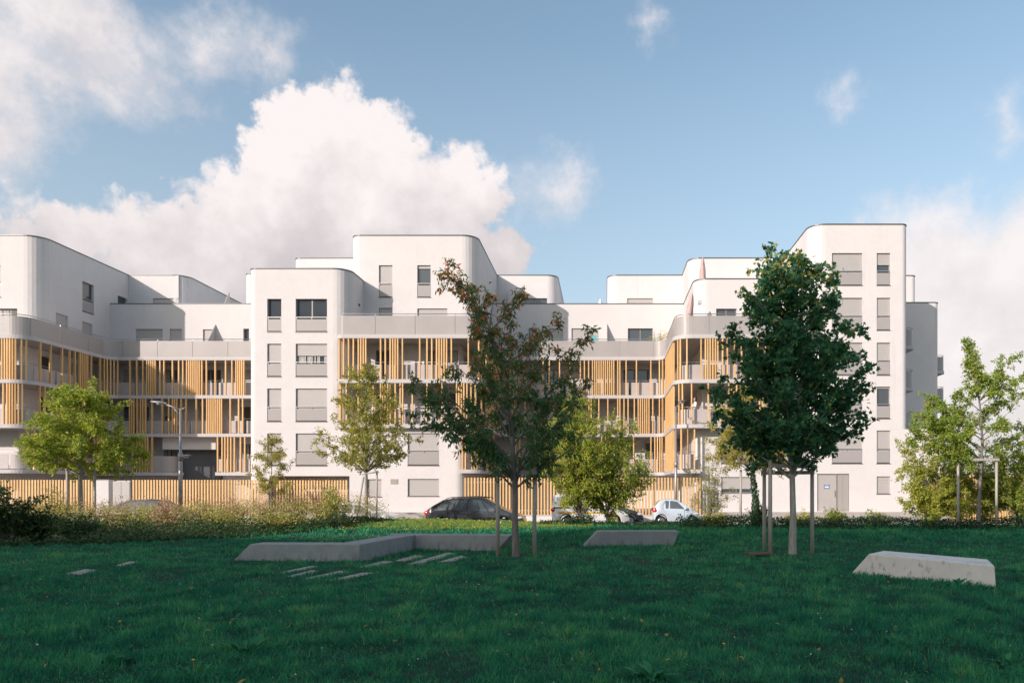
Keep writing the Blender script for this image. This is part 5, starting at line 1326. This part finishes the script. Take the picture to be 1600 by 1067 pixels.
def area_sun(r, n):
    x = r.uniform(-30, -9.5, n); lo = np.maximum(left_edge(x) + 1.0, 25.6); y = lo + (32.8 - lo) * r.random(n); return x, y
carpet('wildflowers', 'sunlit yellow and pink wild plants before the left fence', 'wildflowers', 22000, area_sun, lambda x, y: .7 + .5 * lump(x * 1.3, y), .075, 'leaf_wild', 202)
carpet('wildflowers', 'dry pinkish seed heads rising from the wild planting', 'wildflowers', 21000, area_sun, lambda x, y: .9 + .55 * lump(x * 1.1 + 2, y), .05, 'leaf_dry', 203)
def area_ivy(r, n):
    x = r.uniform(3.0, 26, n); lo = 29.4 - .05 * x + .25 * np.sin(x * 1.3); y = lo + r.random(n) * 2.6; return x, y
carpet('ivy_hedge', 'low band of dark ivy along the right edge of the lawn', 'ivy', 22000, area_ivy, lambda x, y: .30 + .28 * lump(x * .8, y), .10, 'leaf_ivy', 204)
def area_ivy2(r, n):
    x = r.uniform(-2.8, 3.2, n); y = 30.6 + r.random(n) * 1.5; return x, y
carpet('ivy_hedge', 'thin dark ivy below the bushy double tree and the small cars', 'ivy', 4500, area_ivy2, lambda x, y: .10 + .16 * lump(x, y), .09, 'leaf_ivy', 205)

def area_mound(r, n):
    x = r.uniform(-9.6, -.5, n); lo = 26.6 + np.clip((x + 5.0) * .75, 0, 4) + .3 * np.sin(x * 2); y = lo + (33.6 - lo) * r.random(n); return x, y
carpet('meadow_weeds', 'sunlit yellow green weeds on the low mound before the black car', 'weeds', 16000, area_mound, lambda x, y: .10 + .09 * lump(x * 1.6, y * 1.4), .075, 'leaf_lime', 206)  # weeds in bright lime colour, adding to the sunlight on the mound
# ------------------------------------------------------------------ grass
def grass_zone(r, y0, y1, dens, xm=2.5):
    n = int(dens * (y1 - y0) * (1600 / FPX * (y0 + y1) / 2 + 2 * xm)); y = r.uniform(y0, y1, n)
    x = X(0, y) - xm + r.random(n) * (1600 / FPX * y + 2 * xm); return x, y
STONES = [o for o in SC.objects if o.name.startswith('stepping_stone')]
rg = np.random.default_rng(900); xs, ys, hs, ws = [], [], [], []
for (y0, y1, dens, h, w) in ((4.6, 8.0, 2300, .075, .0075), (8.0, 11.5, 1350, .072, .0095), (11.5, 16.5, 640, .07, .013), (16.5, 23, 330, .07, .017), (23, 26, 210, .085, .024), (26, 33.4, 230, .125, .03)):
    x, y = grass_zone(rg, y0, y1, dens); m = len(x); xs.append(x); ys.append(y); hs.append(np.full(m, h)); ws.append(np.full(m, w))
x = np.concatenate(xs); y = np.concatenate(ys); h = np.concatenate(hs); w = np.concatenate(ws)
def vnoise(x, y, cell, seed):
    r = np.random.default_rng(seed); T_ = r.random((257, 257)); u = x / cell + 500.3; v = y / cell + 300.7
    i = np.floor(u).astype(int); j = np.floor(v).astype(int); f = u - i; g = v - j; f = f * f * (3 - 2 * f); g = g * g * (3 - 2 * g)
    q = lambda a, b_: T_[(i + a) % 256, (j + b_) % 256]
    return (q(0, 0) * (1 - f) + q(1, 0) * f) * (1 - g) + (q(0, 1) * (1 - f) + q(1, 1) * f) * g
tuft = np.clip(.5 + 1.1 * (vnoise(x, y, .42, 1) + .6 * vnoise(x, y, .19, 2) - .8), 0, 1)
fine = vnoise(x, y, .085, 3)
big = np.clip(.5 + .9 * (vnoise(x, y, 2.6, 4) + .6 * vnoise(x, y, 1.1, 5) - .8), 0, 1)
keep = (rg.random(len(x)) < .62 + .30 * fine + .25 * tuft) & (((y < left_edge(x) + 1.2)) | (x > -8.6))
for o in STONES:
    loc = o.location; vs = [v.co for v in o.data.vertices]
    if not vs: continue
    poly = np.array([(v.x + loc.x, v.y + loc.y) for v in vs if v.z > 0]); c = poly.mean(0); poly = poly[np.argsort(np.arctan2(poly[:, 1] - c[1], poly[:, 0] - c[0]))]
    inside = np.ones(len(x), bool)
    for a, b_ in zip(poly, np.roll(poly, -1, 0)): inside &= ((b_[0] - a[0]) * (y - a[1]) - (b_[1] - a[1]) * (x - a[0])) > .012 + .05 * (fine - .5)
    keep &= ~inside
# grass is worn round the trunks and stakes of the two park trees
for (cx, cy) in (bm_, bc): keep &= ~((np.hypot(x - cx, y - cy) < .35 + .2 * fine) & (rg.random(len(x)) < .75))
x, y, h, w, tuft, fine, big = (q[keep] for q in (x, y, h, w, tuft, fine, big)); N = len(x)
h = h * (.40 + 1.0 * tuft + .45 * fine) * rg.uniform(.6, 1.35, N)
pos = np.stack([x, y, lawn_z(x, y) - .004], -1); lean = rg.normal(size=(N, 3)) * .55; lean[:, 2] = 1.0
lean[:, 0] += .35 * (tuft - .5); fc = rg.normal(size=(N, 3)); fc[:, 2] = .2
patch = vnoise(x, y, .30, 6) - .5; col = .10 + .36 * rg.random(N) ** 1.3 + .42 * (fine - .3) + .22 * (big - .5) + .5 * patch + .22 * (tuft - .5); col += .30 * np.clip((y - 24) / 5, 0, 1) * rg.random(N); dry = rg.random(N) < .02; col[dry] = rg.uniform(.8, 1, dry.sum())  # far blades coloured lighter to strengthen the sunlit strip
me = leaf_mesh('grass', pos, lean, fc, h, col, BLADE, 'grass', w)
go = link(bpy.data.objects.new('grass', me)); tag(go, 'short green grass covering the lawn', 'grass', None, 'stuff'); NL['grass'] = N
# clover and other broad leaves in the turf
def area_lawn(r, n):
    y = 5.0 + 24 * r.random(n) ** 1.6; xx = X(-60, y) + r.random(n) * (1720 / FPX * y); f = .5 + .5 * np.sin(xx * 1.7 + 2.2 * np.sin(y * 1.3)) * np.sin(y * 2.1 + np.sin(xx))
    k = (f > .52) & (y < left_edge(xx)); return xx[k], y[k]
carpet('clover', 'patches of clover and broad leaves in the turf', 'clover', 60000, area_lawn, lambda x, y: .055 + 0 * x, .033, 'weed', 301)
def area_few(r, n):
    y = 5.5 + 22 * r.random(n) ** 1.3; xx = X(-40, y) + r.random(n) * (1680 / FPX * y); k = y < left_edge(xx); return xx[k], y[k]
carpet('daisies', 'tiny white daisies scattered in the grass', 'daisies', 240, area_few, lambda x, y: .09 + 0 * x, .028, 'daisy', 302)
carpet('fallen_leaves', 'scattered yellow and brown fallen leaves on the grass', 'fallen leaves', 170, area_few, lambda x, y: .085 + 0 * x, .065, 'fallen', 303)

def rosette(label, px, py, n, L, seed, cat='weed', flower=0):
    r = np.random.default_rng(seed); gx, gy_ = G(px, py); t = thing('broadleaf_weed', label, cat, (gx, gy_, lz(gx, gy_)), 0, 'broad leaved weeds in the lawn')
    a = r.random(n) * 6.283; yd = np.stack([np.cos(a), np.sin(a), r.uniform(.25, 1.3, n)], -1); pos = np.stack([np.cos(a) * .03, np.sin(a) * .03, np.full(n, .0)], -1) + r.normal(size=(n, 3)) * np.array([.05, .05, .004])
    tpl = (np.array([(0, 0, 0), (-.10, .25, .03), (.10, .25, .03), (-.16, .6, .02), (.16, .6, .02), (0, .3, -.02), (0, .65, -.03), (0, 1, -.16)], float), [(0, 5, 1), (0, 2, 5), (1, 5, 6), (1, 6, 3), (5, 2, 4), (5, 4, 6), (3, 6, 7), (6, 4, 7)])
    zd = np.stack([-np.cos(a) * .4, -np.sin(a) * .4, np.ones(n)], -1)
    link(bpy.data.objects.new('leaf_rosette', leaf_mesh('leaf_rosette', pos, yd, zd, L * r.uniform(.6, 1.1, n), r.random(n), tpl, 'weed')), t)
    for k in range(flower):
        q = Vector((r.uniform(-.08, .08), r.uniform(-.08, .08), 0)); e_ = q + Vector((r.uniform(-.06, .06), r.uniform(-.06, .06), r.uniform(.08, .15)))
        MB().tube([q, q.lerp(e_, .6) + Vector((.01, 0, 0)), e_], [.004, .003, .003], 5).build('stalk', MAT['leaf_stalk'], t)
        MB().lathe([(.001, -.009), (.011, -.005), (.017, .003), (.009, .008), (.001, .01)], Matrix.Translation(e_), 8).build('flower_head', MAT['yellow'], t)
mat('leaf_stalk', (.28, .26, .12), .7)
for i, (lb, px, py, n, L, fl_) in enumerate((
    ('broad leaved weed at the foot of the pale bench, right of its middle', 1500, 919, 16, .24, 0), ('small weed at the right foot of the pale bench', 1540, 922, 12, .17, 0), ('weed at the left foot of the pale bench', 1378, 903, 12, .15, 0),
    ('tall weed tuft in the grass right of the pale bench', 1590, 896, 16, .26, 0), ('dandelion clump with a dry stalk at the bottom left', 165, 1042, 18, .22, 1), ('dandelion with a bent stalk near the bottom left of centre', 312, 1050, 9, .16, 1),
    ('weed with a yellow flower in the left half of the lawn', 190, 985, 12, .16, 1), ('large ragged weed tuft in the lower left of the lawn', 385, 1018, 20, .24, 0), ('pale leaved weed left of the picture middle', 350, 976, 12, .17, 0),
    ('leafy weed tuft at the bottom middle edge', 1015, 1064, 18, .22, 0), ('light green weed in the right half of the lawn', 1400, 1005, 12, .14, 0), ('small yellow flowered weed in the middle right of the lawn', 1130, 1018, 8, .11, 1),
    ('dark weed patch in the grass right of the centre', 1070, 958, 14, .17, 0), ('weed against the left block of the zigzag bench', 530, 880, 8, .13, 0), ('weed clump near the lower right corner', 1570, 1040, 14, .17, 0))): rosette(lb, px, py, n, L, 400 + i, flower=fl_)

# ------------------------------------------------------------------ small things
gx, gy_ = G(1186, 870); pa = thing('wooden_frame', 'small dark wooden frame lying in the grass beside the maple stakes', 'frame', (gx, gy_, lz(gx, gy_) + .0), .25)
for k in range(3): MB().box((-.30, -.20 + k * .16, .05), (.30, -.10 + k * .16, .085)).build('board', MAT['wood_crate'], pa)
for k in range(2): MB().box((-.28 + k * .48, -.2, -.01), (-.2 + k * .48, .22, .05)).build('runner', MAT['wood_crate'], pa)
def parasol(label, px, Y, z, py_top, mt, lean=(0, 0)):
    x = X(px, Y); h = Z(py_top, Y) - z; t = thing('closed_parasol', label, 'parasol', (x, Y, z), 0); tip = Vector((lean[0], lean[1], h))
    MB().tube([(0, 0, 0), tip * .5, tip], .022, 8).build('pole', MAT['rail'], t, smooth=True)
    MB().lathe([(.001, 0), (.24, 0), (.24, .05), (.05, .07), (.04, .2), (.001, .2)], Matrix.Identity(4), 16).build('base', MAT['slab'], t)
    mb = MB(); n = 18; prof = [(.02, 1.0), (.09, .93), (.16, .75), (.19, .55), (.23, .42), (.17, .40)]
    for (r_, f) in prof:
        for k in range(n):
            a = 2 * math.pi * k / n; rr_ = r_ * (1.22 if k % 2 else .72); q = tip * f; mb.v.append((q.x + rr_ * math.cos(a + f * 2), q.y + rr_ * math.sin(a + f * 2), q.z))
    for i in range(len(prof) - 1):
        for k in range(n): mb.f.append((i * n + k, i * n + (k + 1) % n, (i + 1) * n + (k + 1) % n, (i + 1) * n + k)); mb.mi.append(0)
    mb.build('folded_canopy', MAT[mt], t, smooth=True)
parasol('closed pink parasol on the upper roof terrace at the right', 1098, 50.4, L5 + .2, 402, 'parasol')
parasol('closed pink parasol leaning at the corner of the right balcony', 1072, 46.4, L4 + .002, 458, 'parasol', (.38, 0))
parasol('closed white parasol on the middle roof terrace', 938, 56.0, L5 + .2, 467, 'parasol_white')
bld(MB().box((XCL + .2, YL4 + .02, L5 - .05), (XMR - .2, 62, L5 + .19)).build('roof_deck', MAT['slab']))
bld(MB().box((XMR + 1.9, YT + .3, L5 - .05), (XTL - .1, 58, L5 + .19)).build('roof_deck', MAT['slab']))
# potted plant on the middle terrace
pt = thing('potted_plant', 'leafy potted shrub on the middle terrace before a dark window', 'plant', (X(1026, 53.2), 53.2, L4 + .002))
MB().lathe([(.001, 0), (.2, 0), (.26, .42), (.29, .45), (.24, .45), (.22, .4), (.001, .4)], Matrix.Identity(4), 16).build('pot', MAT['terracotta'], pt, smooth=True)
r = np.random.default_rng(6); T = []; mb = MB()
for k in range(16):
    a = r.random() * 6.283; e_ = np.array([math.cos(a) * r.uniform(.2, .95), math.sin(a) * .35, r.uniform(1.0, 2.2)]); q = bez((0, 0, .4), (e_[0] * .3, e_[1] * .3, e_[2] * .8), e_, 5); T.append(q[1:]); tube_into(mb, q, .014, .004, 4)
mb.build('stems', MAT['twig'], pt); me, _ = foliage(r, T, 26, .07, .15, LEAF_LONG, 'leaf_lime', .3, uni(.3, 1)); link(bpy.data.objects.new('leaves', me), pt)
# terrace furniture behind the centre balustrade
def chair(px, Y, z, rz, label):
    t = thing('terrace_chair', label, 'chair', (X(px, Y), Y, z), rz)
    MB().box((-.22, -.22, .43), (.22, .22, .46)).build('seat', MAT['chair_metal'], t, bevel=.01); MB().box((-.22, .2, .55), (.22, .225, .9)).build('backrest', MAT['chair_metal'], t, bevel=.008)
    for sx in (-1, 1):
        for sy in (-1, 1): MB().box((sx * .2 - .015, sy * .2 - .015, 0), (sx * .2 + .015, sy * .2 + .015, .43 if sy < 0 else .9)).build('leg', MAT['chair_metal'], t)
chair(621, 46.2, L4 + .002, 1.2, 'left metal chair behind the centre terrace balustrade'); chair(643, 46.2, L4 + .002, -1.3, 'right metal chair behind the centre terrace balustrade')
ck = thing('laundry_rack', 'small teal cloth on a rack on the middle terrace', 'rack', (X(928, 53.6), 53.6, L4 + .002))
for s_ in (-1, 1): MB().tube([(s_ * .3, 0, 0), (s_ * .3, 0, 1.75)], .015, 6).build('leg', MAT['rail'], ck)
MB().tube([(-.34, 0, 1.76), (.34, 0, 1.76)], .015, 6).build('bar', MAT['rail'], ck); mat('teal_cloth', (.12, .45, .48), .9)
MB().box((-.2, -.02, 1.15), (.2, .02, 1.75)).build('cloth', MAT['teal_cloth'], ck)

# ------------------------------------------------------------------ person on the right balcony
Yp = YF + 1.0; pe = thing('person', 'person with long dark hair in a white top standing on the right balcony', 'person', (X(1086, Yp), Yp, L2 + .004), math.radians(110))
J = {'pel': (0, 0, .95, .13), 'sp': (0, -.01, 1.15, .12), 'ch': (0, 0, 1.33, .135), 'nk': (0, .01, 1.47, .052), 'hd0': (0, .02, 1.55, .075), 'hd1': (0, .02, 1.66, .09), 'hd2': (0, .01, 1.73, .06),
     'lh': (-.09, 0, .90, .085), 'lk': (-.10, .03, .50, .06), 'la': (-.10, -.02, .09, .042), 'lt': (-.11, .14, .03, .032), 'rh': (.09, 0, .90, .085), 'rk': (.10, .05, .50, .06), 'ra': (.10, .0, .09, .042), 'rt': (.11, .16, .03, .032),
     'ls': (-.17, 0, 1.40, .055), 'le': (-.23, .08, 1.14, .042), 'lw': (-.18, .28, 1.06, .03), 'lf': (-.16, .36, 1.05, .028), 'rs': (.17, 0, 1.40, .055), 're': (.23, .08, 1.14, .042), 'rw': (.18, .28, 1.06, .03), 'rf': (.16, .36, 1.05, .028)}
for s_, sd in (('l', -1), ('r', 1)):
    for k in range(4): J[s_ + 'g%d' % k] = (sd * (.135 + .014 * k), .40 + (.012 if k in (1, 2) else 0), 1.03, .009); J[s_ + 'i%d' % k] = (sd * (.135 + .014 * k), .425, 1.005, .008)
    J[s_ + 'th'] = (sd * .125, .37, 1.03, .010)
E = [('pel', 'sp'), ('sp', 'ch'), ('ch', 'nk'), ('nk', 'hd0'), ('hd0', 'hd1'), ('hd1', 'hd2')]
for s_ in 'lr':
    E += [('pel', s_ + 'h'), (s_ + 'h', s_ + 'k'), (s_ + 'k', s_ + 'a'), (s_ + 'a', s_ + 't'), ('ch', s_ + 's'), (s_ + 's', s_ + 'e'), (s_ + 'e', s_ + 'w'), (s_ + 'w', s_ + 'f'), (s_ + 'f', s_ + 'th')] + [(s_ + 'f', s_ + 'g%d' % k) for k in range(4)] + [(s_ + 'g%d' % k, s_ + 'i%d' % k) for k in range(4)]
keys = list(J); me = bpy.data.meshes.new('body'); me.from_pydata([J[k][:3] for k in keys], [(keys.index(a), keys.index(b_)) for a, b_ in E], [])
body = bpy.data.objects.new('body', me); link(body, pe); body.modifiers.new('skin', 'SKIN'); sv = me.skin_vertices[0].data
for i, k in enumerate(keys): sv[i].radius = (J[k][3],) * 2; sv[i].use_root = (k == 'pel')
ss = body.modifiers.new('sub', 'SUBSURF'); ss.levels = 2; ss.render_levels = 2
bpy.context.view_layer.update(); dg = bpy.context.evaluated_depsgraph_get(); me2 = bpy.data.meshes.new_from_object(body.evaluated_get(dg)); body.modifiers.clear(); body.data = me2
for m_ in ('skin', 'top_white', 'trousers'): me2.materials.append(MAT[m_])
for p_ in me2.polygons:
    c = p_.center; p_.use_smooth = True
    p_.material_index = 2 if c.z < .98 and abs(c.x) < .2 and c.y < .2 and c.z > .1 else (1 if .98 <= c.z < 1.45 and c.y < .14 else 0)
hair = MB().lathe([(.001, .11), (.06, .10), (.10, .05), (.108, -.02), (.10, -.12), (.11, -.22), (.10, -.32), (.06, -.36), (.001, -.36)], Matrix.Translation((0, -.022, 1.70)) @ Matrix.Diagonal((1, .82, 1, 1)), 16).build('hair', MAT['hair'], pe, smooth=True)
for sx in (-1, 1):
    MB().lathe([(.001, -.01), (.012, -.006), (.014, .0), (.001, .01)], Matrix.Translation((sx * .034, .105, 1.655)), 8).build('eye', MAT['hair'], pe, smooth=True)
MB().add([(0, .102, 1.66), (-.016, .1, 1.615), (.016, .1, 1.615), (0, .132, 1.618)], [(0, 1, 3), (0, 3, 2), (1, 2, 3)]).build('nose', MAT['skin'], pe)
MB().box((-.025, .092, 1.588), (.025, .104, 1.596)).build('mouth', MAT['parasol'], pe)
print('LEAVES', NL, 'tris', sum(len(o.data.polygons) for o in SC.objects if o.type == 'MESH'))
